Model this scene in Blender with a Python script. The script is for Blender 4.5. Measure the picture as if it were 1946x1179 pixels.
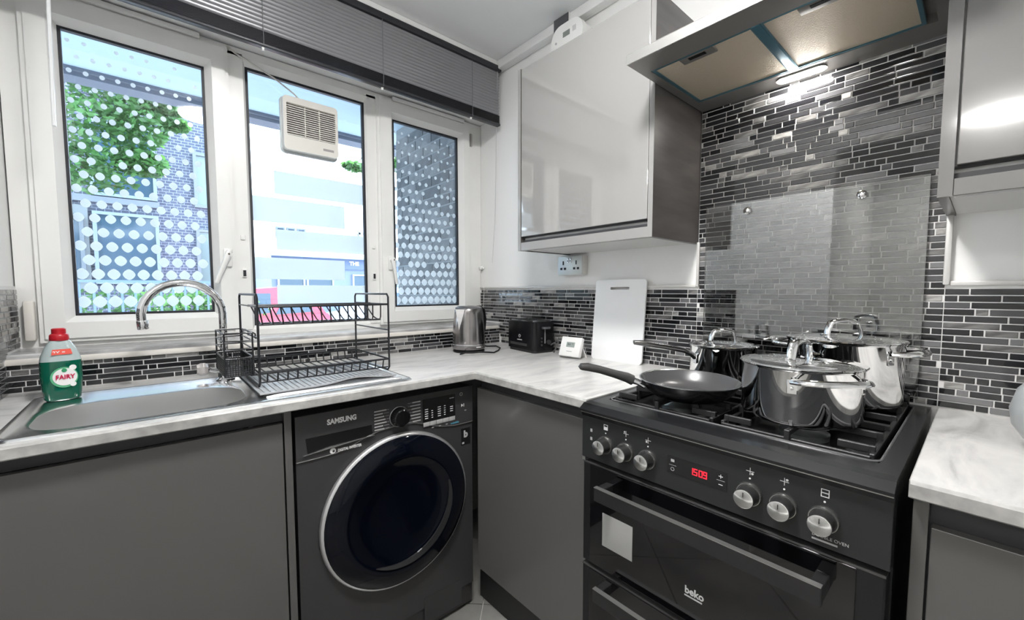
import bpy, bmesh, math, random
from mathutils import Vector, Matrix
for o in list(bpy.data.objects): bpy.data.objects.remove(o)
S = bpy.context.scene
COL = S.collection
R = math.radians
PI = math.pi

# ------------------------------------------------------------------ camera
W, H, FPX = 1946, 1179, 784.743
CAM = Vector((-1.4723, -1.8075, 1.2007))
yaw, pitch, roll = R(48.6763), R(-3.6027), R(-0.0222)
fw = Vector((math.cos(pitch)*math.cos(yaw), math.cos(pitch)*math.sin(yaw), math.sin(pitch)))
rt = fw.cross(Vector((0, 0, 1))).normalized(); up = rt.cross(fw)
rt2 = rt*math.cos(roll)+up*math.sin(roll); up2 = -rt*math.sin(roll)+up*math.cos(roll)
cd = bpy.data.cameras.new('camera'); cam = bpy.data.objects.new('camera', cd); COL.objects.link(cam)
cd.sensor_width = 36; cd.lens = FPX*36/W; cd.shift_x = -5.7716/W; cd.shift_y = 12.985/W; cd.clip_start = 0.02
m = Matrix((rt2, up2, -fw)).transposed().to_4x4(); m.translation = CAM; cam.matrix_world = m
S.camera = cam
# ------------------------------------------------------------------ light
wd = bpy.data.worlds.new('sky'); S.world = wd; wd.use_nodes = True
bg = wd.node_tree.nodes['Background']; bg.inputs[0].default_value = (0.70, 0.86, 1.0, 1); bg.inputs[1].default_value = 3.1
sl = bpy.data.lights.new('sun', 'SUN'); sl.energy = 8.0; sl.angle = R(2); sl.color = (1, .95, .86)
sun = bpy.data.objects.new('sun', sl); COL.objects.link(sun); sun.rotation_euler = (R(-34), R(22), 0)
S.view_settings.view_transform = 'Standard'; S.view_settings.look = 'None'; S.view_settings.gamma = 1
S.view_settings.use_curve_mapping = False; S.view_settings.exposure = 1.4
LAMP_KITCHEN, LAMP_HALL, LAMP_HOOD = 64.0, 17.0, 85.0

# ------------------------------------------------------------------ materials
def mat(name, col, rough=.5, metal=0, coat=0, noise=0, nscale=20, bump=0, bscale=200, emit=None, estr=0, ior=None, stretch=None, coatr=.03, col2=None, alpha=None):
    mt = bpy.data.materials.new(name); mt.use_nodes = True; nt = mt.node_tree; b = nt.nodes['Principled BSDF']
    c = tuple(col)+(1,)
    b.inputs['Base Color'].default_value = c; b.inputs['Roughness'].default_value = rough; b.inputs['Metallic'].default_value = metal
    b.inputs['Coat Weight'].default_value = coat; b.inputs['Coat Roughness'].default_value = coatr
    if ior: b.inputs['IOR'].default_value = ior
    if emit: b.inputs['Emission Color'].default_value = tuple(emit)+(1,); b.inputs['Emission Strength'].default_value = estr
    tc = None
    def coords(s):
        tcn = nt.nodes.new('ShaderNodeTexCoord'); mp = nt.nodes.new('ShaderNodeMapping')
        nt.links.new(tcn.outputs['Object'], mp.inputs[0])
        mp.inputs['Scale'].default_value = s if s else (1, 1, 1)
        return mp.outputs[0]
    if noise or col2:
        n = nt.nodes.new('ShaderNodeTexNoise'); n.inputs['Scale'].default_value = nscale; n.inputs['Detail'].default_value = 6
        nt.links.new(coords(stretch), n.inputs['Vector'])
        r = nt.nodes.new('ShaderNodeValToRGB'); r.color_ramp.elements[0].position = .32; r.color_ramp.elements[1].position = .68
        a = tuple(max(0, x*(1-noise)) for x in col) if not col2 else tuple(col2)
        e = tuple(min(1, x*(1+noise)) for x in col) if not col2 else tuple(col)
        r.color_ramp.elements[0].color = a+(1,); r.color_ramp.elements[1].color = e+(1,)
        nt.links.new(n.outputs['Fac'], r.inputs[0]); nt.links.new(r.outputs[0], b.inputs['Base Color'])
    if bump:
        n = nt.nodes.new('ShaderNodeTexNoise'); n.inputs['Scale'].default_value = bscale; n.inputs['Detail'].default_value = 3
        nt.links.new(coords(stretch), n.inputs['Vector'])
        bp = nt.nodes.new('ShaderNodeBump'); bp.inputs['Strength'].default_value = bump; bp.inputs['Distance'].default_value = .002
        nt.links.new(n.outputs['Fac'], bp.inputs['Height']); nt.links.new(bp.outputs[0], b.inputs['Normal'])
    return mt
def glass_mat(name, tint=(1, 1, 1), ior=1.5, rough=0.0, body=None, bodyf=0.0):
    mt = bpy.data.materials.new(name); mt.use_nodes = True; nt = mt.node_tree; nt.nodes.clear()
    out = nt.nodes.new('ShaderNodeOutputMaterial'); mx = nt.nodes.new('ShaderNodeMixShader'); fr = nt.nodes.new('ShaderNodeFresnel')
    tr = nt.nodes.new('ShaderNodeBsdfTransparent'); gl = nt.nodes.new('ShaderNodeBsdfGlossy')
    tr.inputs[0].default_value = tuple(tint)+(1,); gl.inputs['Roughness'].default_value = rough; fr.inputs[0].default_value = ior
    src = tr.outputs[0]
    if body:
        df = nt.nodes.new('ShaderNodeBsdfTranslucent'); df.inputs[0].default_value = tuple(body)+(1,)
        d2 = nt.nodes.new('ShaderNodeBsdfDiffuse'); d2.inputs[0].default_value = tuple(body)+(1,)
        ad = nt.nodes.new('ShaderNodeMixShader'); ad.inputs[0].default_value = .12; nt.links.new(df.outputs[0], ad.inputs[1]); nt.links.new(d2.outputs[0], ad.inputs[2])
        m2 = nt.nodes.new('ShaderNodeMixShader'); m2.inputs[0].default_value = bodyf
        nt.links.new(tr.outputs[0], m2.inputs[1]); nt.links.new(ad.outputs[0], m2.inputs[2]); src = m2.outputs[0]
    nt.links.new(fr.outputs[0], mx.inputs[0]); nt.links.new(src, mx.inputs[1]); nt.links.new(gl.outputs[0], mx.inputs[2]); nt.links.new(mx.outputs[0], out.inputs[0])
    return mt
def brick_mat(name, c1, c2, mortar, scale, bw=.5, rh=.25, axis='xz'):
    mt = bpy.data.materials.new(name); mt.use_nodes = True; nt = mt.node_tree; b = nt.nodes['Principled BSDF']
    tcn = nt.nodes.new('ShaderNodeTexCoord'); sp = nt.nodes.new('ShaderNodeSeparateXYZ'); cb = nt.nodes.new('ShaderNodeCombineXYZ')
    nt.links.new(tcn.outputs['Object'], sp.inputs[0]); nt.links.new(sp.outputs['X' if axis[0] == 'x' else 'Y'], cb.inputs[0]); nt.links.new(sp.outputs['Z'], cb.inputs[1])
    br = nt.nodes.new('ShaderNodeTexBrick'); br.inputs['Scale'].default_value = scale; br.inputs['Color1'].default_value = tuple(c1)+(1,); br.inputs['Color2'].default_value = tuple(c2)+(1,)
    br.inputs['Mortar'].default_value = tuple(mortar)+(1,); br.inputs['Mortar Size'].default_value = .02; br.inputs['Brick Width'].default_value = bw; br.inputs['Row Height'].default_value = rh
    nt.links.new(cb.outputs[0], br.inputs['Vector']); nt.links.new(br.outputs[0], b.inputs['Base Color']); b.inputs['Roughness'].default_value = .9
    return mt
def worktop_mat():
    mt = mat('worktop_laminate', (.6, .59, .57), .28); nt = mt.node_tree; b = nt.nodes['Principled BSDF']
    tcn = nt.nodes.new('ShaderNodeTexCoord'); mp = nt.nodes.new('ShaderNodeMapping'); mp.inputs['Scale'].default_value = (3, 9, 9); mp.inputs['Rotation'].default_value = (0, 0, .35)
    nt.links.new(tcn.outputs['Object'], mp.inputs[0])
    n = nt.nodes.new('ShaderNodeTexNoise'); n.inputs['Scale'].default_value = 1.6; n.inputs['Detail'].default_value = 9; n.inputs['Roughness'].default_value = .62; n.inputs['Distortion'].default_value = .8
    nt.links.new(mp.outputs[0], n.inputs['Vector'])
    r = nt.nodes.new('ShaderNodeValToRGB'); e = r.color_ramp.elements
    e[0].position = .28; e[0].color = (.36, .355, .35, 1); e[1].position = .62; e[1].color = (.68, .67, .65, 1)
    x = e.new(.45); x.color = (.56, .555, .545, 1)
    nt.links.new(n.outputs[0], r.inputs[0]); nt.links.new(r.outputs[0], b.inputs['Base Color'])
    return mt
def tile_floor_mat():
    return mat('floor_tile_stone', (.27, .265, .25), .35, noise=.3, nscale=4)
WHITE = mat('white_paint', (.84, .84, .83), .6, bump=.05, bscale=90)
CEILM = mat('ceiling_paint', (.86, .87, .87), .7)
UPVC = mat('white_upvc', (.82, .82, .80), .28, noise=.02, nscale=6)
CREAM = mat('cream_trim', (.74, .71, .66), .4)
GASKET = mat('gasket_rubber', (.012, .014, .02), .5)
WORK = worktop_mat()
CABLOW = mat('grey_gloss_low', (.108, .105, .101), .28, coat=.35, coatr=.12)
CABUP = mat('grey_gloss_window_lit', (.31, .304, .296), .12, coat=1, coatr=.02); CABUP.node_tree.nodes['Principled BSDF'].inputs['Coat IOR'].default_value = 2.1  # window light on the left cupboard door put into its colour
CABUPR = mat('grey_gloss_lit_frame', (.29, .285, .278), .3, coat=.3)  # frame lightened with the door, window light in its colour
CABSIDE = mat('brown_grey_board', (.075, .068, .064), .32, noise=.25, nscale=5, stretch=(1, 1, 6), coat=.2, coatr=.2)
BLACKP = mat('black_plastic', (.007, .007, .0085), .25, ior=1.4)
DARKREC = mat('dark_recess', (.035, .035, .038), .5)
PLINTH = mat('plinth_dark', (.02, .02, .021), .5)
STEEL = mat('brushed_steel', (.80, .81, .82), .2, 1, noise=.08, nscale=60, stretch=(1, 14, 1))
CHROME = mat('chrome', (.80, .80, .81), .05, 1)
MIRROR = mat('polished_steel', (.90, .90, .90), .04, 1)
WIRE = mat('black_wire', (.012, .013, .016), .3)
GRAPH = mat('graphite_enamel', (.062, .061, .063), .34, .35)
COOKB = mat('cooker_black', (.013, .0135, .0145), .26, ior=1.38)
IRON = mat('cast_iron', (.016, .016, .017), .48, bump=.15, bscale=300)
OVENG = mat('oven_glass', (.004, .004, .005), .04, coat=.6)
DOORG = mat('door_dark_glass', (.002, .003, .007), .07, ior=1.35)
PRINT = mat('white_print', (.8, .8, .8), .5)
GPRINT = mat('grey_print', (.42, .42, .42), .5)
GLASS = glass_mat('window_glass', (.97, .985, 1.0), 1.45)
SPLASHG = glass_mat('splash_glass', (.98, .99, .99), 2.2)
FROST = glass_mat('frosted_film', (.95, .98, 1), 1.3, .2, body=(.93, .98, 1.0), bodyf=.86)
GROUT = mat('grout', (.76, .755, .745), .85)
T_M = [mat('tile_black_glass', (.009, .009, .011), .07, coat=.3), mat('tile_charcoal_glass', (.028, .028, .031), .08, coat=.3),
       mat('tile_slate_glass', (.075, .075, .08), .1, coat=.3), mat('tile_grey_glass', (.17, .17, .175), .12, coat=.3),
       mat('tile_marble_pale', (.46, .45, .43), .3, col2=(.17, .165, .16), nscale=28, stretch=(1, 1, 2.5)),
       mat('tile_marble_dark', (.22, .215, .21), .3, col2=(.055, .054, .054), nscale=26, stretch=(1, 1, 2.5))]
T_W = [36, 27, 14, 6, 7, 10]

# ------------------------------------------------------------------ mesh helpers
class MB:
    def __init__(s): s.bm = bmesh.new()
    def _add(s, b2, mtx=None):
        me = bpy.data.meshes.new('t'); b2.to_mesh(me); b2.free()
        if mtx is not None: me.transform(mtx)
        s.bm.from_mesh(me); bpy.data.meshes.remove(me); return s
    def box(s, lo, hi, bev=0, seg=2, mtx=None):
        b = bmesh.new(); bmesh.ops.create_cube(b, size=1)
        lo, hi = [min(a, c) for a, c in zip(lo, hi)], [max(a, c) for a, c in zip(lo, hi)]
        for v in b.verts: v.co = [(lo[i]+hi[i])/2+v.co[i]*(hi[i]-lo[i]) for i in range(3)]
        if bev: bmesh.ops.bevel(b, geom=b.edges[:], offset=bev, segments=seg, profile=.5, affect='EDGES')
        return s._add(b, mtx)
    def cyl(s, p0, p1, r0, r1=None, n=24, bev=0):
        r1 = r0 if r1 is None else r1; p0, p1 = Vector(p0), Vector(p1); d = p1-p0
        b = bmesh.new(); bmesh.ops.create_cone(b, cap_ends=True, segments=n, radius1=r0, radius2=r1, depth=d.length)
        if bev: bmesh.ops.bevel(b, geom=[e for e in b.edges if len(e.link_faces) == 2 and max(len(f.verts) for f in e.link_faces) > 4], offset=bev, segments=2, profile=.5, affect='EDGES')
        mt = Matrix.Translation((p0+p1)/2) @ d.to_track_quat('Z', 'Y').to_matrix().to_4x4()
        return s._add(b, mt)
    def tube(s, pts, r, n=8, closed=False, rs=None):
        pts = [Vector(p) for p in pts]; N = len(pts); bm = s.bm; rings = []; prev = None
        for i, p in enumerate(pts):
            a = pts[(i-1) % N] if (closed or i > 0) else p; c = pts[(i+1) % N] if (closed or i < N-1) else p
            t = (c-a).normalized()
            if prev is None:
                x = t.orthogonal().normalized()
            else:
                x = prev-t*prev.dot(t); x = x.normalized() if x.length > 1e-6 else t.orthogonal().normalized()
            prev = x; y = t.cross(x); rr = rs[i] if rs else r
            rr = (rr, rr) if not isinstance(rr, tuple) else rr
            rings.append([bm.verts.new(p+x*math.cos(k*2*PI/n)*rr[0]+y*math.sin(k*2*PI/n)*rr[1]) for k in range(n)])
        for i in range(N if closed else N-1):
            A, B = rings[i], rings[(i+1) % N]
            for k in range(n): bm.faces.new((A[k], A[(k+1) % n], B[(k+1) % n], B[k]))
        if not closed: bm.faces.new(rings[0][::-1]); bm.faces.new(rings[-1])
        return s
    def lathe(s, prof, c=(0, 0, 0), n=40, mtx=None):
        b = bmesh.new(); rings = []
        for r, z in prof:
            if r < 1e-6: rings.append([b.verts.new((0, 0, z))])
            else: rings.append([b.verts.new((r*math.cos(k*2*PI/n), r*math.sin(k*2*PI/n), z)) for k in range(n)])
        for A, B in zip(rings, rings[1:]):
            for k in range(n):
                k2 = (k+1) % n
                if len(A) == 1 and len(B) == 1: continue
                if len(A) == 1: b.faces.new((A[0], B[k2], B[k]))
                elif len(B) == 1: b.faces.new((A[k], A[k2], B[0]))
                else: b.faces.new((A[k], A[k2], B[k2], B[k]))
        bmesh.ops.recalc_face_normals(b, faces=b.faces[:])
        mm = Matrix.Translation(c) @ (mtx if mtx is not None else Matrix())
        return s._add(b, mm)
    def prism(s, poly, fn, d0, d1):          # poly of (u,v); fn(u,v,d)->xyz
        bm = s.bm; A = [bm.verts.new(fn(u, v, d0)) for u, v in poly]; B = [bm.verts.new(fn(u, v, d1)) for u, v in poly]
        n = len(poly); f = [bm.faces.new(A[::-1]), bm.faces.new(B)]
        for k in range(n): f.append(bm.faces.new((A[k], A[(k+1) % n], B[(k+1) % n], B[k])))
        bmesh.ops.recalc_face_normals(bm, faces=f); return s
    def ringprism(s, outer, inner, fn, d0, d1):
        bm = s.bm; n = len(outer); L = []
        for poly in (outer, inner):
            for d in (d0, d1): L.append([bm.verts.new(fn(u, v, d)) for u, v in poly])
        o0, o1, i0, i1 = L; fs = []
        for k in range(n):
            j = (k+1) % n
            fs += [bm.faces.new((o0[k], o0[j], i0[j], i0[k])), bm.faces.new((o1[k], i1[k], i1[j], o1[j])), bm.faces.new((o0[k], o1[k], o1[j], o0[j])), bm.faces.new((i0[k], i0[j], i1[j], i1[k]))]
        bmesh.ops.recalc_face_normals(bm, faces=fs); return s
    def raw(s, vs, fs):
        b = bmesh.new(); V = [b.verts.new(v) for v in vs]
        for f in fs: b.faces.new([V[i] for i in f])
        bmesh.ops.recalc_face_normals(b, faces=b.faces[:]); return s._add(b)
    def mesh(s, name, mtr, smooth=True, ang=38):
        me = bpy.data.meshes.new(name); s.bm.to_mesh(me); s.bm.free()
        if mtr: me.materials.append(mtr)
        if smooth: me.shade_smooth(); me.set_sharp_from_angle(angle=R(ang))
        return me
ROOT = {}
def thing(name, label, cat, loc=(0, 0, 0), rz=0, group=None, kind=None, rot=None):
    o = bpy.data.objects.new(name, None); COL.objects.link(o); o.location = loc; o.rotation_euler = rot or (0, 0, rz); o.empty_display_size = .05
    if label: o['label'] = label
    if cat: o['category'] = cat
    if group: o['group'] = group
    if kind: o['kind'] = kind
    ROOT[o.name] = Matrix.Translation(loc) @ o.rotation_euler.to_matrix().to_4x4(); return o
def part(name, mb, mtr, parent, label=None, local=False, smooth=True, kind=None, ang=38):
    me = mb.mesh(name, mtr, smooth, ang) if isinstance(mb, MB) else mb
    if not local: me.transform(ROOT[parent.name].inverted())
    o = bpy.data.objects.new(name, me); COL.objects.link(o); o.parent = parent; ROOT[o.name] = ROOT[parent.name]
    if label: o['label'] = label
    if kind: o['kind'] = kind
    return o
def solo(name, mb, mtr, label, cat, group=None, kind=None, smooth=True):
    me = mb.mesh(name, mtr, smooth); vs = [v.co for v in me.vertices]
    c = Vector([(min(v[i] for v in vs)+max(v[i] for v in vs))/2 for i in range(3)]); c.z = min(v.z for v in vs)
    me.transform(Matrix.Translation(-c)); o = bpy.data.objects.new(name, me); COL.objects.link(o); o.location = c
    if label: o['label'] = label
    if cat: o['category'] = cat
    if group: o['group'] = group
    if kind: o['kind'] = kind
    ROOT[o.name] = Matrix.Translation(c); return o
def struct(name, mb, mtr, label=None, smooth=True): return solo(name, mb, mtr, label, None, kind='structure', smooth=smooth)
def box(lo, hi, bev=0, seg=2): return MB().box(lo, hi, bev, seg)
def copy_tree(o, parent=None, loc=None):
    c = o.copy(); COL.objects.link(c)
    if parent: c.parent = parent
    if loc: c.location = loc
    for ch in list(o.children): copy_tree(ch, c)
    return c
def rr(x0, y0, x1, y1, r, n=5):              # rounded rectangle polygon
    P = []
    for cx, cy, a in ((x1-r, y1-r, 0), (x0+r, y1-r, 90), (x0+r, y0+r, 180), (x1-r, y0+r, 270)):
        for k in range(n+1):
            t = R(a+90*k/n); P.append((cx+r*math.cos(t), cy+r*math.sin(t)))
    return P
XZ = lambda y: (lambda u, v, d: (u, y+d, v))      # plane facing -y: u=x v=z
YZ = lambda x: (lambda u, v, d: (x+d, u, v))      # u=y, v=z
XY = lambda z: (lambda u, v, d: (u, v, z+d))
def text(name, s, size, origin, right, upv, mtr, parent, bold=0, depth=.0006, align='LEFT', shear=0, sx=1):
    cu = bpy.data.curves.new('t', 'FONT'); cu.body = s; cu.size = size; cu.extrude = depth/2; cu.offset = bold; cu.align_x = align; cu.shear = shear; cu.resolution_u = 3
    ob = bpy.data.objects.new('t', cu); COL.objects.link(ob)
    dg = bpy.context.evaluated_depsgraph_get(); dg.update(); me = bpy.data.meshes.new_from_object(ob.evaluated_get(dg))
    bpy.data.objects.remove(ob); bpy.data.curves.remove(cu); me.name = name; me.materials.clear(); me.materials.append(mtr)
    a, b = Vector(right).normalized(), Vector(upv).normalized(); c = a.cross(b)
    mm = Matrix((a*sx, b, c)).transposed().to_4x4(); mm.translation = origin
    me.transform(mm); return part(name, me, None, parent, smooth=False)

# ------------------------------------------------------------------ dimensions
WT, TH, BD = .91, .028, .612          # worktop height, thickness, depth
LX, WY, CZ = -1.79, .17, 2.42         # left wall x, window frame face y, ceiling
CY0, CY1, CX = -1.117, -1.731, -.626  # cooker
RY = -1.745                           # right worktop start
LEDGE = 1.02

# ------------------------------------------------------------------ room shell
fl = struct('floor', box((-4.3, -3.3, -.06), (.1, .3, -.008)), mat('floor_grout', (.55, .54, .51), .8), 'grey stone tiled kitchen floor with pale joints')
def clip(poly, f):                            # keep f(p)>=0
    out = []
    for i, p in enumerate(poly):
        q = poly[(i+1) % len(poly)]; a, b = f(p), f(q)
        if a >= 0: out.append(p)
        if (a >= 0) != (b >= 0): t = a/(a-b); out.append((p[0]+(q[0]-p[0])*t, p[1]+(q[1]-p[1])*t))
    return out
FT = tile_floor_mat(); g = .415; s2 = math.sqrt(.5)
for i in range(-14, 15):
    for j in range(-14, 15):
        # diagonal grid: one joint passes through (-.567,-.59) along (1,-1)
        cx = -.567+(i+.5)*g*s2+(j+.5)*g*s2; cy = -.59+(i+.5)*g*s2-(j+.5)*g*s2
        h = g/2-.002
        P = [(cx+(a+b)*s2*h, cy+(a-b)*s2*h) for a, b in ((1, 1), (1, -1), (-1, -1), (-1, 1))]
        x0 = -4.25 if cy < -1.1 else LX
        P = clip(P, lambda p: p[0]-(-4.25)); P = clip(P, lambda p: -.005-p[0]) if P else P
        P = clip(P, lambda p: p[1]+3.2) if P else P; P = clip(P, lambda p: -.005-p[1]) if P else P
        if not P or len(P) < 3 or (cx < LX-.2 and cy > -1.0): continue
        area = abs(sum(P[k][0]*P[(k+1) % len(P)][1]-P[(k+1) % len(P)][0]*P[k][1] for k in range(len(P))))/2
        if area < .002: continue
        part('floor_tile', MB().prism(P, XY(0), -.008, 0), FT, fl, smooth=False)
struct('ceiling', box((-4.3, -3.3, CZ), (.1, .3, CZ+.06)), CEILM, 'plain white painted ceiling')
struct('wall_right', box((0.001, -3.3, -.008), (.12, .3, CZ)), WHITE, 'white painted wall behind the cooker and upper cupboards')
wb = MB().box((LX-.1, .0, -.008), (0, .3, LEDGE-.012)); wb.box((LX-.1, .0, 2.155), (0, .3, CZ))
struct('wall_back', wb, WHITE, 'white wall above and below the kitchen window')
wl = MB().box((LX-.1, -1.15, -.008), (LX-.001, .3, CZ)).box((LX-.1, -2.45, 2.08), (LX-.001, -1.15, CZ)).box((LX-.1, -3.2, -.008), (LX-.001, -2.45, CZ))
struct('wall_left', wl, WHITE, 'white wall to the left of the sink')
struct('wall_front', box((-4.3, -3.3, -.008), (.001, -3.2, CZ)), WHITE, 'white wall behind the viewer')
wh = MB().box((-4.3, -3.2, -.008), (-4.2, -.9, CZ)).box((-4.2, -1.0, -.008), (LX-.1, -.9, CZ))
struct('wall_hall', wh, WHITE, 'white walls of the hallway outside the kitchen')
tr = MB().box((-.045, -3.2, CZ-.045), (0, -.0, CZ), .006).box((LX, -.045, CZ-.03), (-.045, 0, CZ), .006)
struct('trim_1', tr, WHITE, 'white strip along the top of the walls under the ceiling')
sl_ = MB().prism([(-.014, LEDGE-.012), (-.014, LEDGE-.004), (-.008, LEDGE+.001), (WY, LEDGE+.001), (WY, LEDGE-.012)], lambda u, v, d: (d, u, v), LX, -.001)
struct('trim_2', sl_, mat('sill_slab', (.42, .42, .42), .2, noise=.35, nscale=9, stretch=(1, 5, 1)), 'grey window sill ledge above the tiles')
struct('trim_3', box((LX, -.018, LEDGE-.03), (-.02, -.0005, LEDGE-.0115), .005), CREAM, 'cream edging strip below the window sill')

# ------------------------------------------------------------------ mosaic tiles
random.seed(7)
TILEMESH = {}
def tile_mesh(l, mi, axis, nrm):
    key = (round(l*1000), mi, axis, nrm)
    if key in TILEMESH: return TILEMESH[key]
    h, d, c = .0135, .0024, .0008; a = l/2; b = h/2
    V = [(-a, -b, 0), (a, -b, 0), (a, b, 0), (-a, b, 0), (-a, -b, d-c), (a, -b, d-c), (a, b, d-c), (-a, b, d-c), (-a+c, -b+c, d), (a-c, -b+c, d), (a-c, b-c, d), (-a+c, b-c, d)]
    F = [(8, 9, 10, 11)]+[(i, (i+1) % 4, 4+(i+1) % 4, 4+i) for i in range(4)]+[(4+i, 4+(i+1) % 4, 8+(i+1) % 4, 8+i) for i in range(4)]
    if axis == 'y': V = [(nrm*w, u, v) for u, v, w in V]      # on plane x=const
    else: V = [(u, nrm*w, v) for u, v, w in V]
    me = MB().raw(V, F).mesh('tile', T_M[mi], smooth=False); TILEMESH[key] = me; return me
PITCH = .0164
def proj_area(p, l, n):
    v = Vector(p)-CAM; return l*.0145*abs(v.normalized().dot(n))/max(v.dot(fw), .2)**2*(1 if v.dot(fw) > .2 else 0)
def mosaic(name, label, axis, const, nrm, u0, u1, z0, z1, bed, cap=300, cut=None):
    st = struct(name, bed, GROUT, label); items = []
    nv = Vector((nrm, 0, 0)) if axis == 'y' else Vector((0, nrm, 0))
    rows = int((z1-z0+.004)/PITCH)
    for k in range(rows):
        z = z0+.001+PITCH*(k+.5); u = u0+.001-random.random()*.07
        while u < u1-.006:
            l = random.choices((.019, .033, .049, .066, .083, .1), (20, 18, 18, 18, 16, 14))[0]
            a, b = max(u, u0+.001), min(u+l, u1-.001); u += l+.003
            if b-a < .007: continue
            if cut and cut((a+b)/2, z): continue
            items.append((a, b, z, random.choices(range(6), T_W)[0]))
    def pos(it):
        m_ = (it[0]+it[1])/2; return (const, m_, it[2]) if axis == 'y' else (m_, const, it[2])
    items.sort(key=lambda it: -proj_area(pos(it), it[1]-it[0], nv))
    o0 = ROOT[st.name].translation
    for it in items[:cap]:
        o = bpy.data.objects.new('tile', tile_mesh(it[1]-it[0], it[3], axis, nrm)); COL.objects.link(o); o.parent = st; o.location = Vector(pos(it))-o0
    if items[cap:]:
        bmr = bmesh.new(); me = bpy.data.meshes.new('tile_field')
        for t in T_M: me.materials.append(t)
        for it in items[cap:]:
            src = tile_mesh(it[1]-it[0], it[3], axis, nrm).copy(); src.transform(Matrix.Translation(Vector(pos(it))-o0))
            n0 = len(bmr.faces); bmr.from_mesh(src); bmr.faces.ensure_lookup_table()
            for f in bmr.faces[n0:]: f.material_index = it[3]
            bpy.data.meshes.remove(src)
        bmr.to_mesh(me); bmr.free(); o = bpy.data.objects.new('tile_field', me); COL.objects.link(o); o.parent = st; o['kind'] = 'stuff'
    return st
ZT = 1.215
mosaic('wall_beside_hob', 'dark grey glass and stone mosaic tile band from window to cooker', 'y', -.004, -1, -1.127, WY, WT, ZT, box((-.004, -1.127, WT-.03), (.001, WY, ZT)), cut=lambda u, z: u > -.002 and z < LEDGE)
mosaic('wall_behind_hob', 'tall dark mosaic tile panel behind the cooker up to the hood', 'y', -.004, -1, -1.741, -1.127, WT, 1.83, box((-.004, -1.741, WT-.03), (.001, -1.127, 1.83)))
mosaic('wall_right_of_hob', 'dark mosaic tile band right of the cooker', 'y', -.004, -1, -2.45, -1.741, WT, ZT, box((-.004, -2.45, WT-.03), (.001, -1.741, ZT)))
mosaic('wall_below_window', 'low band of dark mosaic tiles below the window sill', 'x', -.004, -1, LX, -.005, WT, LEDGE-.02, box((LX, -.004, WT-.03), (-.004, .001, LEDGE-.02)))
mosaic('wall_left_tiles', 'mosaic tile band on the left wall beside the sink', 'y', LX+.004, 1, -.6, WY-.005, WT, ZT, MB().box((LX-.001, -.6, WT-.03), (LX+.004, 0, ZT)).box((LX-.001, 0, LEDGE), (LX+.004, WY-.005, ZT)), cut=lambda u, z: u > -.01 and z < LEDGE+.01)
STRIP = mat('tile_trim_strip', (.62, .61, .59), .35, .2)
struct('trim_4', MB().box((-.013, -1.133, ZT), (.001, -1.123, 1.372), .002).box((-.012, -1.123, ZT-.002), (.001, WY, ZT+.008), .002), STRIP, 'pale metal edge strip round the tiles left of the hood')
struct('trim_5', MB().box((-.02, -1.749, ZT), (.001, -1.737, 1.385), .003).box((-.012, -2.45, ZT-.002), (.001, -1.749, ZT+.009), .002), STRIP, 'pale edge strip round the tiles right of the hood')

# ------------------------------------------------------------------ window
def rect(x0, z0, x1, z1): return [(x0, z0), (x1, z0), (x1, z1), (x0, z1)]
TOPZ = 2.15
fr = MB().ringprism(rect(LX+.003, LEDGE+.001, -.001, TOPZ), rect(LX+.055, LEDGE+.022, -.092, TOPZ-.03), XZ(WY), 0, .07)
fr.box((-1.222, WY, LEDGE+.02), (-1.165, WY+.07, TOPZ-.02)).box((-.672, WY, LEDGE+.02), (-.622, WY+.07, TOPZ-.02))
struct('trim_6', fr, UPVC, 'white plastic outer window frame with two mullions')
def superellipse(rx, rz, p=1.55, n=20):
    P = []
    for k in range(n):
        t = 2*PI*k/n; c, s = math.cos(t), math.sin(t)
        P.append((rx*math.copysign(abs(c)**(2/p), c), rz*math.copysign(abs(s)**(2/p), s)))
    return P
DOTM = {}
def frosted_dots(win, gx0, gx1, z0, z1, ztop, parent_pane):
    o0 = ROOT[win.name].translation; rows = int(round((ztop-z0)/.0472)); rnd = random.Random(int(gx1*100))
    for k in range(rows+1):
        z = z0+.0472*k; f = 1-k/rows
        rx, rz = .0055+.0128*f, .006+.0148*f; p = 2.0-.5*f
        key = k
        if key not in DOTM:
            DOTM[key] = MB().prism(superellipse(rx, rz, p, 16), lambda u, v, d: (u, d, v), -.0006, 0).mesh('frosted_dot', FROST, smooth=False)
        x = gx0+.018+(.019 if k % 2 else 0)
        while x < gx1-.008:
            if not (f < .8 and rnd.random() < .05):
                o = bpy.data.objects.new('frosted_dot', DOTM[key]); COL.objects.link(o); o.parent = parent_pane; o.location = Vector((x, WY+.0265, z))-o0
            x += .0385
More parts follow.
